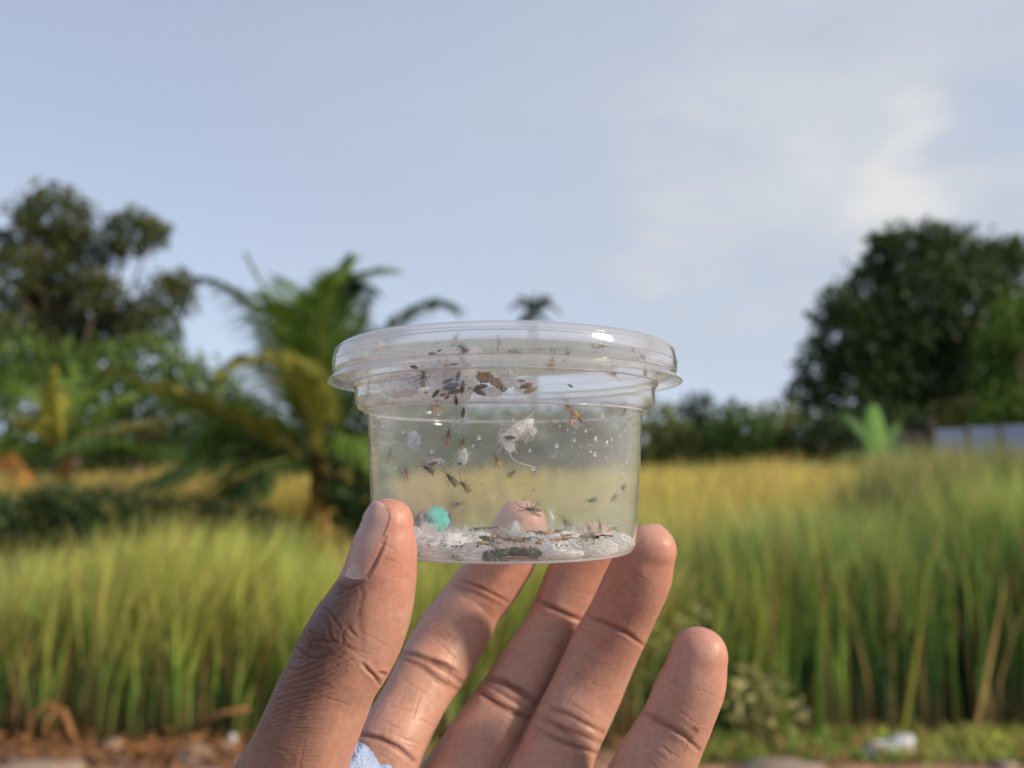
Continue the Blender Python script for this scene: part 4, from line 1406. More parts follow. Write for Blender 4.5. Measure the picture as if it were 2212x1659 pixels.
G = 'white silk and cotton masses in the cup'
for a in (
        ('cotton', 1130, 1385, 1080, 7, 22, 'D', 0, SILK_thick, 'flat sheet of matted white fibres covering the cup floor'),
        ('silk_mat', 520, 400, 560, 260, .9, 'F', -3, SILK_thin, 'thin cloudy white silk film over the left bulge'),
        ('silk_mat', 640, 300, 460, 170, .8, 'F', 0, SILK_thin, 'thin cloudy silk film under the lid at left'),
        ('silk_mat', 780, 390, 260, 270, 1.6, 'F', 0, SILK_thick, 'dense white silk tuft around the central pupa cluster'),
        ('silk_mat', 440, 430, 330, 150, .7, 'F', -4, SILK_cotton, 'bright white silk patch at the left end of the bulge'),
        ('silk_mat', 830, 250, 240, 110, 1.0, 'F', 0, SILK_thin, 'wispy silk around the wasps at the top of the mat'),
        ('silk_mat', 905, 275, 90, 60, .6, 'F', 0, SILK_thin, 'small pale silk disc right of the upper mat'),
        ('silk_mat', 1110, 385, 120, 110, .9, 'F', -30, SILK_thick, 'white silk flap above the brown husk'),
        ('silk_mat', 1220, 430, 130, 90, .7, 'F', 0, SILK_thin, 'silk behind the large red-brown pupa'),
        ('silk_mat', 1010, 470, 130, 60, .6, 'F', 0, SILK_thin, 'silk strip under the brown husk'),
        ('cocoon', 1190, 690, 190, 74, 1.1, 'F', 30, SILK_cotton, 'upper lobe of the big white cocoon at centre'),
        ('cocoon', 1120, 742, 110, 56, .8, 'F', -3, SILK_cotton, 'lower pouch of the big white cocoon holding the dark pupa'),
        ('cocoon', 832, 855, 56, 105, 1.0, 'F', 4, SILK_cotton, 'small upright white cocoon below the amber wasp'),
        ('cocoon', 668, 895, 100, 44, .6, 'F', 14, SILK_cotton, 'white oval case around the orange pupa'),
        ('cocoon', 838, 625, 40, 90, .6, 'F', -8, SILK_cotton, 'white case under the bulge around the upright pupa'),
        ('silk_mat', 528, 762, 100, 110, .8, 'F', 20, SILK_cotton, 'speckled white fuzz patch on the left wall'),
        ('silk_mat', 1378, 1215, 24, 70, .4, 'F', 20, SILK_cotton, 'curved white silk wisp right of the pink fingertip'),
        ('silk_mat', 1120, 790, 90, 60, .3, 'F', -50, SILK_thin, 'faint fuzz below the big cocoon'),
        ('silk_mat', 1270, 705, 50, 50, .3, 'F', 0, SILK_thin, 'faint fuzz ball at the right of the big cocoon'),
        ('cotton', 720, 1375, 330, 130, 6, 'D', 0, SILK_cotton, 'white cotton mass on the left part of the floor'),
        ('cotton', 900, 1345, 220, 80, 7, 'D', 0, SILK_cotton, 'white cotton behind the black pupa on the floor'),
        ('cotton', 900, 1420, 240, 90, 3, 'D', 0, SILK_thick, 'thin cotton at the front left of the floor'),
        ('cotton', 620, 1300, 120, 130, 3, 'D', 0, SILK_thick, 'wispy cotton under the turquoise lump'),
        ('cotton', 1400, 1345, 330, 90, 8, 'D', 0, SILK_cotton, 'long white cotton roll at the back of the floor'),
        ('cotton', 1390, 1405, 200, 100, 4, 'D', 0, SILK_cotton, 'cotton tuft in front of the row of amber wasps'),
        ('cotton', 1180, 1320, 240, 34, 5, 'D', 0, SILK_thick, 'flat cotton strip along the back centre of the floor'),
        ('cotton', 1160, 1288, 46, 40, 2, 'D', 0, SILK_cotton, 'little cotton peak at the back centre of the floor'),
        ('cotton', 1505, 1395, 90, 60, 3, 'D', 0, SILK_cotton, 'small cotton tuft left of the right heap'),
        ('cotton', 1780, 1368, 150, 100, 4, 'D', 10, SILK_cotton, 'round white cotton tuft at the right end of the floor'),
        ('cotton', 1660, 1400, 200, 90, 4, 'D', 5, SILK_thick, 'thin cotton under the right heap of wasps'),
        ('cotton', 690, 1432, 200, 46, 2, 'D', 0, SILK_thick, 'front strip of cotton right of the thumb'),
        ('cotton', 1440, 1432, 240, 50, 2, 'D', 0, SILK_cotton, 'front strip of cotton right of the black crust'),
        ('cotton', 1640, 1425, 200, 44, 2, 'D', 3, SILK_thick, 'front strip of cotton under the right heap'),
        ('cotton', 560, 1345, 110, 120, 4, 'D', 0, SILK_thick, 'cotton next to the thumb on the floor')):
    lump(a[0], *a[1:9], nc=.19, ns=4.0, seg=64, label=a[9], cat=a[0].replace('_', ' '), group=G)

lump('turquoise_lump', 652, 1236, 175, 150, 2.2, 'B', 0, M_turq, nc=.30, ns=1.1, lift=.0030, label='turquoise foam lump at the cup floor behind the thumb', cat='foam lump')
lump('grey_crumb', 572, 1240, 80, 110, 1.4, 'B', 10, M_ashy, nc=.3, ns=1.8, lift=.002, label='grey crumb between the thumb and the turquoise lump', cat='crumb')
lump('grey_crumb', 762, 1240, 22, 100, .6, 'B', 5, M_ashy, nc=.3, ns=3, lift=.001, label='narrow grey fleck along the right side of the turquoise lump', cat='crumb')
lump('husk', 965, 385, 90, 62, .8, 'F', -15, M_brown, nc=.42, ns=1.8, lift=.0010, label='brown crumpled larva husk, left lobe', cat='husk')
lump('husk', 1035, 415, 100, 44, .7, 'F', -38, M_brown, nc=.42, ns=2.2, lift=.0010, label='brown crumpled larva husk, right lobe with dark end', cat='husk')
lump('husk', 1085, 453, 38, 34, .8, 'F', 0, M_dark, nc=.2, ns=2, lift=.0018, label='black round end of the brown husk', cat='husk')
lump('husk', 640, 1395, 150, 44, 2, 'D', -12, M_tan, nc=.3, ns=2, label='orange-tan dry larva beside the thumb on the floor', cat='larva')
lump('husk', 700, 1405, 50, 36, 1.2, 'D', 10, M_greyf, nc=.6, ns=2.4, label='grey head end of the dry larva beside the thumb', cat='larva')
lump('frass_crust', 1170, 1428, 190, 44, 2.2, 'D', 6, M_dark, nc=.4, ns=4.5, seg=56, label='black crust of debris at the front centre of the floor', cat='debris')
lump('frass_crust', 1010, 1395, 90, 90, 2, 'D', 0, M_greyf, nc=.7, ns=2.4, label='upper grey debris lump left of the black crust', cat='debris')
lump('frass_crust', 1050, 1440, 110, 60, 2, 'D', 0, M_greyf, nc=.7, ns=2.4, label='lower grey debris lump joining the black crust', cat='debris')
lump('frass_crust', 990, 1450, 50, 50, 1.5, 'D', 0, M_greyf, nc=.5, ns=2.4, label='small grey lump at the front edge left of the crust', cat='debris')
lump('frass_crust', 1265, 1432, 90, 50, 1.5, 'D', 15, M_greyf, nc=.6, ns=2.4, label='grey debris at the right end of the black crust', cat='debris')
lump('frass_crust', 1600, 1385, 110, 60, 2, 'D', 0, M_tan, nc=.6, ns=2.4, label='tan crumbly debris in the right heap', cat='debris')
lump('frass_crust', 820, 1448, 70, 26, 1.2, 'D', 0, M_greyf, nc=.4, ns=2.4, label='grey-brown crumb at the front left of the floor', cat='debris')

# fine silk threads and lint (uncountable)
g = random.Random(21)
mbt, mbf = MB(), MB()


def wall_thread(mb, pts, r, side='F', off=.0004, seg=3):
    q = []
    for (x, y) in pts:
        p, zl, tx, ty = hit(*C1(x, y), side)
        q.append(p + zl * (off + g.uniform(0, .0003)))
    mb.tube(q, r, seg, cap=False)


def fuzz(cx, cy, rx, ry, n, ln, r=.00005, mb=None):
    for i in range(n):
        a = g.uniform(0, 6.28); k = g.random() ** .5
        x, y = cx + math.cos(a) * rx * k, cy + math.sin(a) * ry * k
        b = g.uniform(0, 6.28); pts = [(x, y)]
        for s_ in range(4):
            b += g.uniform(-.9, .9)
            x += math.cos(b) * ln / 4; y += math.sin(b) * ln / 4
            pts.append((x, y))
        wall_thread(mb or mbf, pts, r)


fuzz(700, 380, 230, 130, 170, 70)
fuzz(420, 430, 110, 70, 60, 60)
fuzz(1110, 400, 100, 60, 50, 60)
fuzz(1220, 440, 80, 60, 40, 50)
fuzz(1180, 700, 110, 60, 90, 50)
fuzz(1120, 780, 60, 40, 30, 50)
fuzz(835, 870, 50, 70, 40, 40)
fuzz(528, 765, 60, 65, 60, 36)
fuzz(670, 895, 60, 30, 30, 36)
fuzz(810, 600, 40, 60, 40, 50)
fuzz(980, 480, 100, 40, 50, 60)
fuzz(1370, 1215, 20, 40, 25, 36)
fuzz(1380, 1260, 20, 14, 10, 30)
fuzz(1000, 290, 260, 40, 60, 70)
fuzz(1500, 800, 330, 200, 26, 26)
fuzz(1100, 900, 400, 250, 26, 26)
for pts in ([(1300, 565), (1260, 605), (1220, 640), (1180, 672)], [(1122, 838), (1145, 875), (1190, 900), (1250, 915), (1266, 925)],
            [(690, 600), (720, 580), (760, 572), (800, 560)], [(800, 610), (790, 650), (775, 690)],
            [(1185, 670), (1160, 690), (1130, 700)]):
    wall_thread(mbt, pts, .00007, seg=5)
mbt.build('silk_thread', M_thread, kind='stuff', label='stray white silk threads stretched on the near wall', cat='silk threads')
mbf.build('silk_fuzz', M_thread_thin, kind='stuff', label='fine white silk fuzz around cocoons and pupae', cat='silk fuzz')

# fibrous fluff standing out of the floor cotton
mbc = MB()
for (cx, cy, rx, ry, n) in ((720, 1350, 180, 50, 160), (1400, 1350, 180, 50, 160), (1745, 1365, 50, 40, 60), (900, 1345, 120, 40, 90),
                            (1160, 1300, 60, 14, 30), (600, 1290, 60, 40, 50), (1000, 1400, 60, 30, 30), (1600, 1370, 90, 30, 40)):
    for i in range(n * 2):
        a = g.uniform(0, 6.28); k = g.random() ** .5
        p, zl, tx, ty = hit(*C1(cx + math.cos(a) * rx * k, cy + math.sin(a) * ry * k), 'D', .0018)
        p = p + Vector((0, g.uniform(-.002, .002), g.uniform(-.001, .0006)))
        d = Vector((g.uniform(-1, 1), g.uniform(-1, 1), g.uniform(-.2, 1))).normalized()
        q = [p]
        for s_ in range(3):
            d = (d + Vector((g.uniform(-.6, .6), g.uniform(-.6, .6), g.uniform(-.5, .4)))).normalized()
            q.append(q[-1] + d * .0012)
        if math.hypot(q[-1].x - CUP.x, q[-1].y - CUP.y) < 34.2 * K: mbc.tube(q, .00005, 3, cap=False)
mbc.build('cotton_fluff', M_thread_thin, kind='stuff', label='loose fluff of the cotton on the cup floor', cat='cotton fluff')

# specks of frass and dust on the walls
mbs = MB()
for i in range(130):
    if i < 70: x, y = g.uniform(330, 1300), g.uniform(180, 520)
    else: x, y = g.uniform(420, 1850), g.uniform(560, 1250)
    p, zl, tx, ty = hit(*C1(x, y), 'F')
    r = g.uniform(.00006, .00016)
    mbs.ell(p + zl * .0002, (r, r * .6, r), 6, 4)
for i in range(70):
    x = g.uniform(600, 1800); y = g.uniform(1330, 1450)
    p, zl, tx, ty = hit(*C1(x, y), 'D', .002)
    r = g.uniform(.0001, .0003)
    mbs.ell(p + Vector((0, 0, .0008)), (r, r * .6, r * .7), 6, 4)
mbs.build('specks', M_greyf, kind='stuff', label='tiny dark specks scattered on the cup walls and cotton', cat='specks')

# droplets stuck on the near wall (they belong to the cup)
for (x, y, d) in ((1280, 540, 26), (940, 745, 26), (655, 827, 22), (437, 920, 20), (1407, 795, 26), (1643, 753, 28), (1708, 775, 24),
                  (1640, 845, 30), (1690, 540, 22), (1685, 612, 30), (1868, 578, 26), (1820, 700, 24), (1885, 690, 22), (1830, 885, 26),
                  (1805, 950, 24), (1875, 765, 18), (360, 675, 24), (483, 712, 22), (349, 830, 20), (1268, 930, 28), (1512, 760, 22),
                  (1583, 705, 22), (1738, 757, 20), (1790, 732, 20), (695, 605, 22), (580, 607, 16), (1245, 820, 20), (1610, 828, 20),
                  (728, 890, 16), (905, 793, 18), (1425, 678, 14), (1470, 700, 10), (1545, 800, 10), (1690, 800, 9), (1600, 790, 9),
                  (1660, 880, 9), (1400, 840, 9), (1560, 660, 9), (1500, 720, 8), (1750, 830, 9), (1370, 855, 9), (1230, 1020, 9),
                  (960, 1060, 8), *[(1380 + (k * 137) % 470, 560 + (k * 89) % 420, 5 + k % 5) for k in range(55)], (1340, 700, 9), (1760, 640, 9), (1700, 690, 10)):
    M = frame(*C1(x, y), 'F')
    r = d * .3638 * M.translation.y / F / 2
    mb = MB().ell((0, 0, 0), (r, r * 1.1, r * .55), 14, 9)
    o = mb.build('droplet', GL_drop, cup)
    o.matrix_world = M @ Matrix.Translation((0, 0, r * .5 + .00015))
    o.matrix_parent_inverse = Matrix.Identity(4)
    o.matrix_basis = Matrix.Translation(-CUP) @ o.matrix_basis

# ------------------------------------------------------------------ the hand
def catmull(pts, n):
    out_ = []
    p = [pts[0]] + list(pts) + [pts[-1]]
    for i in range(1, len(p) - 2):
        for k in range(n):
            t = k / n
            out_.append(.5 * ((2 * p[i]) + (-p[i - 1] + p[i + 1]) * t + (2 * p[i - 1] - 5 * p[i] + 4 * p[i + 1] - p[i + 2]) * t * t
                              + (-p[i - 1] + 3 * p[i] - 3 * p[i + 1] + p[i + 2]) * t ** 3))
    out_.append(pts[-1])
    return np.array(out_)


CH = {}


def digit(mb, name, pts, squash=.92, n=7, seg=28, tipk=1.0):
    """pts: (x, y, half width, depth Y) in the tracing crop; first one is the centre of the fingertip's ball"""
    q = []
    for (x, y, hw, Y) in pts:
        px, py = C2(x, y)
        p = P(px, py, Y)
        q.append(np.array([p.x, p.y, p.z, hw * .4907 * Y / F]))
    c = catmull(q, n)
    CH[name] = c
    # tip cap: rings that close the ball
    d0 = c[0, :3] - c[2, :3]; d0 /= np.linalg.norm(d0)
    r0 = c[0, 3]
    cap = []
    for a in (88, 80, 70, 58, 45, 32, 18, 8):
        cap.append(np.array([*(c[0, :3] + d0 * r0 * tipk * math.sin(R(a))), r0 * math.cos(R(a)) ** .9]))
    c = np.concatenate([np.array(cap), c])
    V, f = [], []
    for i in range(len(c)):
        a, b = c[max(i - 1, 0), :3], c[min(i + 1, len(c) - 1), :3]
        t = Vector(b - a).normalized()
        view = (Vector(c[i, :3]) - Vector((0, 0, EYE))).normalized()
        s = t.cross(view).normalized(); u = s.cross(t).normalized()
        for j in range(seg):
            an = 2 * math.pi * j / seg
            V.append(Vector(c[i, :3]) + s * math.cos(an) * c[i, 3] + u * math.sin(an) * c[i, 3] * squash)
    for i in range(len(c) - 1):
        for j in range(seg):
            f.append((i * seg + j, i * seg + (j + 1) % seg, (i + 1) * seg + (j + 1) % seg, (i + 1) * seg + j))
    f.append(tuple(range(seg))); f.append(tuple((len(c) - 1) * seg + j for j in range(seg))[::-1])
    mb.add(V, f)


hb = MB()
digit(hb, 'thumb', [(678, 172, 112, .1525), (668, 250, 138, .1530), (652, 340, 154, .1540), (634, 430, 166, .1550), (596, 540, 188, .1565),
                    (545, 640, 203, .158), (492, 740, 206, .1595), (432, 850, 199, .161), (384, 960, 205, .1625), (332, 1080, 209, .164),
                    (283, 1200, 215, .166), (200, 1380, 235, .170), (110, 1600, 270, .176), (20, 1900, 300, .183), (0, 2300, 330, .190)], .95)
digit(hb, 'index', [(1262, 182, 114, .2175), (1210, 290, 130, .2185), (1140, 400, 136, .219), (1040, 535, 138, .2190), (968, 650, 152, .2135),
                    (893, 770, 150, .2075), (828, 880, 141, .203), (762, 1000, 140, .199), (690, 1130, 152, .195), (600, 1300, 175, .194),
                    (500, 1550, 215, .192), (400, 1900, 260, .192), (300, 2350, 300, .194)], .9)
digit(hb, 'middle', [(1585, 280, 112, .2150), (1508, 400, 128, .2165), (1425, 590, 122, .2160), (1352, 720, 128, .2145), (1262, 860, 134, .2115),
                     (1185, 980, 136, .208), (1095, 1110, 142, .205), (1012, 1240, 146, .202), (900, 1450, 170, .200), (760, 1800, 220, .2),
                     (560, 2350, 260, .2)], .9)
digit(hb, 'ring', [(1831, 288, 114, .189), (1785, 400, 138, .192), (1708, 570, 139, .1975), (1621, 740, 147, .2015), (1560, 880, 149, .2025),
                   (1503, 1000, 152, .2015), (1446, 1120, 155, .200), (1391, 1250, 163, .199), (1260, 1480, 175, .198), (1080, 1850, 215, .198),
                   (800, 2350, 250, .2)], .9)
digit(hb, 'little', [(2048, 752, 120, .176), (2022, 860, 137, .1765), (1979, 965, 142, .1775), (1935, 1070, 144, .179), (1845, 1245, 160, .1815),
                     (1720, 1480, 170, .189), (1480, 1850, 200, .194), (1100, 2350, 240, .2)], .9)
# palm heel and wrist, below the picture
for (a, b, ra, rb) in (((900, 1500, .198), (600, 2350, .196), .013, .018), ((1400, 1600, .198), (760, 2400, .198), .013, .018),
                       ((300, 1500, .185), (450, 2300, .192), .013, .020), ((500, 2300, .195), (380, 2700, .19), .024, .024),
                       ((900, 2300, .2), (760, 2700, .19), .020, .022)):
    pa, pb = P(*C2(a[0], a[1]), a[2]), P(*C2(b[0], b[1]), b[2])
    pts = [pa.lerp(pb, k / 8) for k in range(9)]
    hb.tube(pts, [ra + (rb - ra) * k / 8 for k in range(9)], 20)
    hb.ell(pa, (ra, ra, ra), 16, 10); hb.ell(pb, (rb, rb, rb), 16, 10)

tmp = bpy.data.objects.new('tmp', hb.mesh('tmp'))
COL.objects.link(tmp)
rm = tmp.modifiers.new('r', 'REMESH'); rm.mode = 'VOXEL'; rm.voxel_size = .0003; rm.use_smooth_shade = True
sm = tmp.modifiers.new('s', 'SMOOTH'); sm.iterations = 20; sm.factor = .5
dg = bpy.context.evaluated_depsgraph_get()
me = bpy.data.meshes.new_from_object(tmp.evaluated_get(dg))
bpy.data.objects.remove(tmp)
nv = len(me.vertices)
co = np.empty(nv * 3, np.float32); me.vertices.foreach_get('co', co); co = co.reshape(-1, 3).astype(float)
no = np.empty(nv * 3, np.float32); me.vertices.foreach_get('normal', no); no = no.reshape(-1, 3).astype(float)
pix = project(co)
cr = np.stack([(pix[:, 0] - 505.3) / .4907, (pix[:, 1] - 1048.0) / .4907], 1)      # tracing-crop coordinates
# nearest digit
names = list(CH)
best = np.full(nv, 1e9); who = np.zeros(nv, int); along = np.zeros(nv)
for k, nme in enumerate(names):
    c = CH[nme]
    for i in range(len(c)):
        d = np.linalg.norm(co - c[i, :3], axis=1) - c[i, 3]
        mk = d < best
        best[mk] = d[mk]; who[mk] = k; along[mk] = i / len(c)
tocam = np.array([0, 0, EYE]) - co
tocam /= np.linalg.norm(tocam, axis=1)[:, None]
face = np.clip((no * tocam).sum(1) * 3 + .4, 0, 1)
disp = np.zeros(nv); pig = np.zeros(nv)


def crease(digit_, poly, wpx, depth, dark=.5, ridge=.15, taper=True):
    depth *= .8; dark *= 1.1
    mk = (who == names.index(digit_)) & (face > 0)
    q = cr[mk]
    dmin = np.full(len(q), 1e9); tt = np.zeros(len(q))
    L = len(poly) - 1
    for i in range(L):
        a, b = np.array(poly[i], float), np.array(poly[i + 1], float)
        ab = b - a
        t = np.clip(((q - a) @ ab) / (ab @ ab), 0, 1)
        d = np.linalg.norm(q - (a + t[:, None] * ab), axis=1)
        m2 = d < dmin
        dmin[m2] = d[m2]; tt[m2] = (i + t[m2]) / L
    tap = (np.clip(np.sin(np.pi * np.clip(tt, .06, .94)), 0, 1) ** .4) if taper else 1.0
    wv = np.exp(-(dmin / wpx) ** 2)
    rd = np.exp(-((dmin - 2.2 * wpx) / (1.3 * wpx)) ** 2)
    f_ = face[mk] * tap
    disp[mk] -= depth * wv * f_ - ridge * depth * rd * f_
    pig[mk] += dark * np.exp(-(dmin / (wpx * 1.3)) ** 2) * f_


# palm-side finger creases
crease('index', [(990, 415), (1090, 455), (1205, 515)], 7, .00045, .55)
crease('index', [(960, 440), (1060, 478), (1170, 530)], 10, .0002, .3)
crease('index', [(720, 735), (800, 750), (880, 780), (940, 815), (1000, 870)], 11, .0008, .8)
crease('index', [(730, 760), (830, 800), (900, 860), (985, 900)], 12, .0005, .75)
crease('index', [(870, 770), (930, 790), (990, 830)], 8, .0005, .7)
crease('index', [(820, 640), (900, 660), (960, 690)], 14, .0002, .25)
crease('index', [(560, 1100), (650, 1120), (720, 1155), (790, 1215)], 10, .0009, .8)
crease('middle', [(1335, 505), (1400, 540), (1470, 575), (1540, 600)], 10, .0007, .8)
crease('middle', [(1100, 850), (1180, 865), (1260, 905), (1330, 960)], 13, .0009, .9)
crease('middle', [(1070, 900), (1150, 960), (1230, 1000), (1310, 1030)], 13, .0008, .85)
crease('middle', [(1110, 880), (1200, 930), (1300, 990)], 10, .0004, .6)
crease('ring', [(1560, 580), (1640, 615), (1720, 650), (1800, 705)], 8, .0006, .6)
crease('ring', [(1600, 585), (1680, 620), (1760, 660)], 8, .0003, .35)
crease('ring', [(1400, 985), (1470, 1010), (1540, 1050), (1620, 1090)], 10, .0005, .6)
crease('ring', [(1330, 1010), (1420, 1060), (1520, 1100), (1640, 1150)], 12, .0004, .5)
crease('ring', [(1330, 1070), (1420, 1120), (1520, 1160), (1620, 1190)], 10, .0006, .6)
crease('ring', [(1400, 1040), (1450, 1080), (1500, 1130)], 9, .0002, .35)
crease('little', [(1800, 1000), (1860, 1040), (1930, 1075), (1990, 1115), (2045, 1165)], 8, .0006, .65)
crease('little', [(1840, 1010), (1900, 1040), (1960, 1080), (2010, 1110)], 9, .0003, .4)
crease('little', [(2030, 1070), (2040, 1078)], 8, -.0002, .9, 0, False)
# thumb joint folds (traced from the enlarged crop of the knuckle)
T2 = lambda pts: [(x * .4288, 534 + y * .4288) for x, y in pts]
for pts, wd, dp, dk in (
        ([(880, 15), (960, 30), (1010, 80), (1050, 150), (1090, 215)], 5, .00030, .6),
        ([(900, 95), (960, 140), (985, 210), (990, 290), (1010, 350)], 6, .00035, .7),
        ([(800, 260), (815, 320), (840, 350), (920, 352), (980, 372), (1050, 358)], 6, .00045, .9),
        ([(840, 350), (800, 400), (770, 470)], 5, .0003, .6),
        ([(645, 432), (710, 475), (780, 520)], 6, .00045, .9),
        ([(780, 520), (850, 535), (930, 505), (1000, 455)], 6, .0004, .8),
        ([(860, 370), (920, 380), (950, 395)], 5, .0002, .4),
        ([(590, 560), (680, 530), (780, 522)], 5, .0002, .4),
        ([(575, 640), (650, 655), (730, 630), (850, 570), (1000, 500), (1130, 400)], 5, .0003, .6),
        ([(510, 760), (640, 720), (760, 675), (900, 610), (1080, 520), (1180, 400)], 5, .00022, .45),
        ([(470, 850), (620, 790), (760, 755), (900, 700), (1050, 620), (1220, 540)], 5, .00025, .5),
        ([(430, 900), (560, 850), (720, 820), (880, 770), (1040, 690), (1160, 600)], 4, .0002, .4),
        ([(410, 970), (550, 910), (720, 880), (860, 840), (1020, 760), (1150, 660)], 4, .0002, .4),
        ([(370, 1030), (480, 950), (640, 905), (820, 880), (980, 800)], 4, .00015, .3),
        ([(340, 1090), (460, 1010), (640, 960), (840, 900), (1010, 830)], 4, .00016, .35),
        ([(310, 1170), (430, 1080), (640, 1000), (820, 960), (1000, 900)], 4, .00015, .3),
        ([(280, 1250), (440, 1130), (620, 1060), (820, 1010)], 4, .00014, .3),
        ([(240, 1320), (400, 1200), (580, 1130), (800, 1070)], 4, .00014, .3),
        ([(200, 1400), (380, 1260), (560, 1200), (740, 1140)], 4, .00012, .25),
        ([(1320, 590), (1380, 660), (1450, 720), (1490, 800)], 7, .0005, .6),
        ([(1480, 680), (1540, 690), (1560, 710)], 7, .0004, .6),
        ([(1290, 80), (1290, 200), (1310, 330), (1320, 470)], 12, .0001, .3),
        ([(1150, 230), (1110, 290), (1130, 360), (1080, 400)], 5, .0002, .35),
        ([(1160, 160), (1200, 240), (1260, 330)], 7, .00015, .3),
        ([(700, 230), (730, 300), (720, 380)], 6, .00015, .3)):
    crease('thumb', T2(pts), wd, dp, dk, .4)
T0 = lambda pts: [(x * .3448 + 114, 38 + y * .3448) for x, y in pts]
for pts, wd, dp, dk in (
        ([(1000, 1160), (1060, 1210), (1130, 1215), (1230, 1170), (1330, 1120)], 5, .0003, .6),
        ([(960, 1310), (1080, 1260), (1180, 1210), (1290, 1150)], 5, .00015, .4),
        ([(1050, 1350), (1180, 1290), (1290, 1210)], 5, .0001, .3),
        ([(1600, 560), (1560, 680), (1500, 820), (1430, 960), (1370, 1060)], 7, .0004, .6),
        ([(1280, 1180), (1320, 1300), (1280, 1420), (1250, 1560)], 8, .00015, .35)):
    crease('thumb', T0(pts), wd, dp, dk, .3)
gq = random.Random(3)
for nme in names:
    c = CH[nme]
    pc = (project(c[:, :3]) - np.array([505.3, 1048.0])) / .4907
    for k in range(26):
        i = gq.randrange(6, min(len(pc) - 2, 74))
        d = pc[i + 1] - pc[i]; d /= np.linalg.norm(d) + 1e-6
        sdir = np.array([-d[1], d[0]]); hwp = c[i, 3] / .4907 * F / c[i, 1]
        o_ = pc[i] + sdir * hwp * gq.uniform(-.7, .7)
        l_ = hwp * gq.uniform(.15, .5); sl = gq.uniform(-.3, .3)
        if gq.random() < .3: sdir, d = d, sdir
        crease(nme, [tuple(o_ - sdir * l_ + d * l_ * sl), tuple(o_ + d * gq.uniform(-6, 6)), tuple(o_ + sdir * l_ - d * l_ * sl)],
               gq.uniform(3, 6), gq.uniform(.00006, .00018), gq.uniform(.10, .26))
# knuckle bulge
kb = np.exp(-(((cr[:, 0] - 375) / 60) ** 2 + ((cr[:, 1] - 650) / 60) ** 2)) * (who == 0) * face
disp += kb * .0004

# noise relief
n1 = np.array([mnoise.noise(Vector(p) * 260) for p in co])
disp += n1 * .00012
co2 = co + no * disp[:, None]
me.vertices.foreach_set('co', co2.astype(np.float32).ravel())
me.update()

# natural skin tones: light palm side, brown back of the thumb and fingers
palm_c = np.array((.50, .280, .215)); red_c = np.array((.52, .225, .17)); back_c = np.array((.165, .085, .062)); crease_c = np.array((.14, .050, .034))
dors = np.array([-.80, -.50, .25]); dors /= np.linalg.norm(dors)
s_th = no @ dors
bx = np.interp(cr[:, 1], [0, 410, 500, 640, 800, 950, 1250], [560, 575, 545, 520, 470, 400, 330])   # where the back of the thumb ends
th_mix = np.clip((bx - cr[:, 0]) / 150 + .5, 0, 1) * (cr[:, 1] > 395) * (face > 0) + (face <= 0) * (no[:, 0] < 0)
th_mix = np.clip(th_mix, 0, 1) * np.interp(cr[:, 1], [395, 430, 900, 1300], [.4, 1.0, .85, .6])
behind = np.clip(.25 - (no @ np.array([0, -1, 0])), 0, 1) * (who != 0) * 1.3
mixb = np.clip(np.where(who == 0, th_mix, behind), 0, 1)[:, None]
blot = np.array([mnoise.fractal(Vector(p) * 110, .7, 2.2, 5) for p in co])[:, None] * 1.4
tip_red = np.exp(-((along - .06) / .16) ** 2)[:, None] * .6
base = palm_c * (1 - np.clip(tip_red + blot * .35, 0, 1)) + red_c * np.clip(tip_red + blot * .35, 0, 1)
colr = base * (1 - mixb) + back_c * mixb
kn = (np.exp(-(((cr[:, 0] - 360) / 110) ** 2 + ((cr[:, 1] - 660) / 110) ** 2)) * (who == 0))[:, None]
colr = colr * (1 - .62 * kn) + .17 * kn * np.array((.085, .046, .037)) + np.array((.085, .046, .037)) * .45 * kn
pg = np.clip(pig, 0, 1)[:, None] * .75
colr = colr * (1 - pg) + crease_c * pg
a = me.color_attributes.new('col', 'FLOAT_COLOR', 'POINT')
c4 = np.ones((nv, 4), np.float32); c4[:, :3] = np.clip(colr, .01, .9)
a.data.foreach_set('color', c4.ravel())
a = me.attributes.new('suv', 'FLOAT_VECTOR', 'POINT')
sv = np.zeros((nv, 3), np.float32); sv[:, :2] = cr / 100; sv[:, 2] = along * 5 + who * 7
a.data.foreach_set('vector', sv.ravel())
a = me.attributes.new('wrk', 'FLOAT', 'POINT')
wr = ((who == 0) * np.clip((cr[:, 1] - 640) / 200, 0, 1) * mixb[:, 0]).astype(np.float32)
a.data.foreach_set('value', wr)

M_skin = bpy.data.materials.new('skin'); M_skin.use_nodes = True
t = M_skin.node_tree; b = t.nodes['Principled BSDF']
at = N(t, 'ShaderNodeAttribute', attribute_name='col')
tcn = N(t, 'ShaderNodeTexCoord')
nn = N(t, 'ShaderNodeTexNoise'); nn.inputs['Scale'].default_value = 700; nn.inputs['Detail'].default_value = 5
t.links.new(tcn.outputs['Object'], nn.inputs['Vector'])
mr = N(t, 'ShaderNodeMapRange'); mr.inputs[1].default_value = .3; mr.inputs[2].default_value = .7; mr.inputs[3].default_value = .9; mr.inputs[4].default_value = 1.08
t.links.new(nn.outputs[0], mr.inputs[0])
sc_ = N(t, 'ShaderNodeVectorMath', operation='SCALE'); t.links.new(at.outputs['Color'], sc_.inputs[0]); t.links.new(mr.outputs[0], sc_.inputs['Scale'])
t.links.new(sc_.outputs[0], b.inputs['Base Color'])
b.inputs['Roughness'].default_value = .47
b.inputs['Specular IOR Level'].default_value = .42
b.inputs['Subsurface Weight'].default_value = .10
b.inputs['Subsurface Radius'].default_value = (1.0, .35, .18)
b.inputs['Subsurface Scale'].default_value = .0022
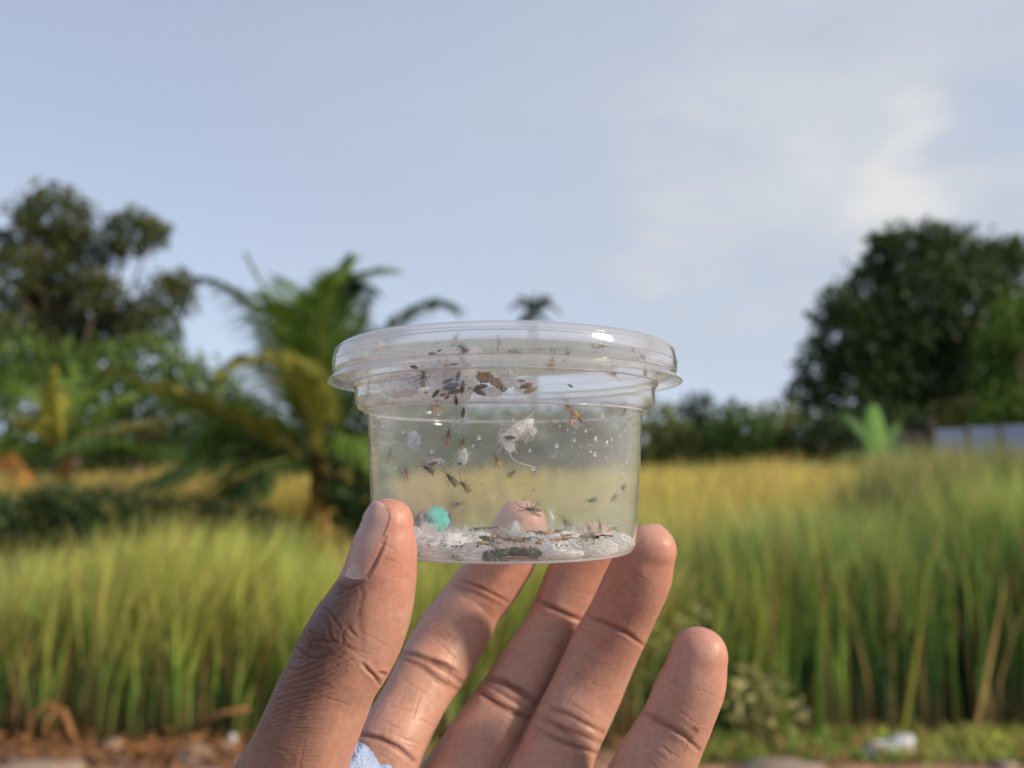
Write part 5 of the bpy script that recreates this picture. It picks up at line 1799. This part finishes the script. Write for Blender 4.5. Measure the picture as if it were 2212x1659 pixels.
# skin relief: cell pattern + slanting fine wrinkles on the back of the thumb
vo = N(t, 'ShaderNodeTexVoronoi'); vo.feature = 'DISTANCE_TO_EDGE'; vo.inputs['Scale'].default_value = 1150
t.links.new(tcn.outputs['Object'], vo.inputs['Vector'])
suv = N(t, 'ShaderNodeAttribute', attribute_name='suv')
mpw = N(t, 'ShaderNodeMapping'); mpw.inputs['Rotation'].default_value = (0, 0, R(32)); mpw.inputs['Scale'].default_value = (1.3, 9, 1)
t.links.new(suv.outputs['Vector'], mpw.inputs[0])
nw = N(t, 'ShaderNodeTexNoise'); nw.inputs['Scale'].default_value = 1.0; nw.inputs['Detail'].default_value = 3; nw.inputs['Roughness'].default_value = .6
t.links.new(mpw.outputs[0], nw.inputs['Vector'])
wk = N(t, 'ShaderNodeAttribute', attribute_name='wrk')
h1 = math_n(t, 'MULTIPLY', nw.outputs[0], wk.outputs['Fac'])
h2 = math_n(t, 'MULTIPLY', vo.outputs['Distance'], .35)
h3 = math_n(t, 'MULTIPLY', nn.outputs[0], .35)
hh = math_n(t, 'ADD', math_n(t, 'MULTIPLY', h1, 2.2), math_n(t, 'ADD', h2, h3))
bp = N(t, 'ShaderNodeBump'); bp.inputs['Strength'].default_value = .65; bp.inputs['Distance'].default_value = .00026
t.links.new(hh, bp.inputs['Height']); t.links.new(bp.outputs[0], b.inputs['Normal'])

me.materials.clear()
hand = link('person', me, None, M_skin, True, label='left hand with thumb and fingers holding the clear cup from below', cat='person')

# nails: grids laid on the skin
bvh = BVHTree.FromPolygons([tuple(v) for v in co2], [tuple(p.vertices) for p in me.polygons])


def nail_mat(name, col):
    m_ = material(name, col, .28, .5, noise=(300, .94, 1.05))
    m_.node_tree.nodes['Principled BSDF'].inputs['Subsurface Weight'].default_value = .2
    m_.node_tree.nodes['Principled BSDF'].inputs['Subsurface Scale'].default_value = .001
    return m_


L_ = [(1078, 1050), (1085, 960), (1130, 780), (1185, 600), (1250, 420), (1305, 280), (1350, 195), (1395, 130), (1445, 98)]
R_ = [(1338, 1075), (1410, 985), (1490, 830), (1540, 660), (1600, 500), (1648, 375), (1666, 300), (1640, 215), (1590, 150), (1505, 100)]
M_nail = nail_mat('nail', (.60, .39, .36))
M_lun = nail_mat('nail_lunula', (.68, .53, .51))
nu = 16; V = []; nl = 40
Li = catmull([np.array(q_, float) for q_ in T0(L_)], 6); Ri = catmull([np.array(q_, float) for q_ in T0(R_)], 6)
rows = len(Li)
ok = []
for i in range(rows):
    for j in range(nu + 1):
        u = j / nu
        bow = math.sin(math.pi * u)
        c = Li[i] * (1 - u) + Ri[i] * u
        if i == 0: c = c + np.array([0, 14 * bow])
        c[1] -= (6 * bow if i == rows - 1 else 0)
        px, py = C2(*c)
        d = (P(px, py, .3) - Vector((0, 0, EYE))).normalized()
        h, nrm, fi, ds = bvh.ray_cast(Vector((0, 0, EYE)), d)
        ok.append(h is not None)
        V.append([h, nrm, d])
# fill misses at the silhouette from the row neighbour
for i in range(rows):
    row = [k for k in range(i * (nu + 1), (i + 1) * (nu + 1))]
    good = [k for k in row if V[k][0] is not None and V[k][0].y < .19]
    for k in row:
        if k not in good and good:
            n_ = min(good, key=lambda q_: abs(q_ - k))
            step = (k - n_) * .00022
            V[k][0] = V[n_][0] + Vector((step, -abs(step) * -.6, 0)); V[k][1] = V[n_][1]
pos = np.array([[*v_[0]] for v_ in V]).reshape(rows, nu + 1, 3)
for _ in range(6):        # even the plate out
    q_ = pos.copy()
    q_[1:-1, 1:-1] = (pos[:-2, 1:-1] + pos[2:, 1:-1] + pos[1:-1, :-2] + pos[1:-1, 2:]) / 4
    q_[0, 1:-1] = (pos[0, :-2] + pos[0, 2:]) / 2; q_[-1, 1:-1] = (pos[-1, :-2] + pos[-1, 2:]) / 2
    pos = q_
dn = (pos[rows // 2, nu // 2] - CH['thumb'][8, :3]); dn = dn / np.linalg.norm(dn)
lw_ = np.array([[.00003 + .00022 * math.sin(math.pi * j / nu) ** .7 for j in range(nu + 1)] for i in range(rows)]).reshape(-1, 1)
Vn = [tuple(p_) for p_ in pos.reshape(-1, 3) + dn * lw_] + [tuple(p_ - dn * .0008) for p_ in pos.reshape(-1, 3)]
fN = []
w1 = nu + 1; tot = rows * w1
for i in range(rows - 1):
    for j in range(nu):
        a0 = i * w1 + j
        fN.append((a0, a0 + 1, a0 + w1 + 1, a0 + w1))
for i in range(rows - 1):
    for j in (0, nu):
        a0 = i * w1 + j
        fN.append((a0, a0 + w1, a0 + w1 + tot, a0 + tot))
for j in range(nu):
    for i in (0, rows - 1):
        a0 = i * w1 + j
        fN.append((a0, a0 + 1, a0 + 1 + tot, a0 + tot))
mb = MB(); mb.add(Vn, fN)
nm_ = mb.mesh('nail')
nm_.materials.append(material('thumbnail', attr='ncol', rough=.25, spec=.5))
ca = nm_.color_attributes.new('ncol', 'FLOAT_COLOR', 'POINT')
cc = np.ones((len(nm_.vertices), 4), np.float32)
for k in range(len(nm_.vertices)):
    i, j = divmod(k % tot, w1)
    v_, u = i / (rows - 1), j / nu
    tipw = np.clip((v_ - .93 + .25 * abs(u - .5) ** 1.5 * 0) / .05 + .3 * (u > .8), 0, 1)
    lun = np.clip((.20 - v_ - .9 * (u - .38) ** 2) / .05, 0, 1)
    pink = np.array((.52, .31, .265)) * (1 - .25 * abs(u - .5) * 2)
    pale = np.array((.60, .46, .42))
    m_ = max(tipw * .8, lun * .75)
    cc[k, :3] = pink * (1 - m_) + pale * m_
ca.data.foreach_set('color', cc.ravel())
link('nail', nm_, hand, None, True, label='long pale thumbnail')
# nails on the far side of the four fingers
for nme in names[1:]:
    c = CH[nme]
    p = Vector(c[3, :3]); ax = (Vector(c[0, :3]) - Vector(c[8, :3])).normalized()
    vw = (p - Vector((0, 0, EYE))).normalized()
    s = ax.cross(vw).normalized(); u = s.cross(ax).normalized()
    if u.y < 0: u = -u
    rot = Matrix((s, ax, u)).transposed()
    r_ = c[3, 3]
    MB().ell(p + u * r_ * .55, (r_ * .78, r_ * 1.15, r_ * .42), 16, 10, mat=rot).build('nail', M_nail, hand)

# ------------------------------------------------------------------ blue cloth behind the thumb
mb = MB()
for (px, py, Y, rx, ry, rz) in ((768, 1700, .178, .0058, .006, .0085), (800, 1720, .180, .006, .006, .0072), (740, 1740, .178, .008, .006, .010),
                                (840, 1760, .181, .006, .006, .007), (770, 1850, .18, .012, .007, .015)):
    mb.ell(P(px, py, Y), (rx, ry, rz), 40, 26, ncoef=.16, nscale=3.0)
mb.build('cloth', M_cloth, label='pale blue cloth edge showing between the thumb and the palm', cat='cloth')
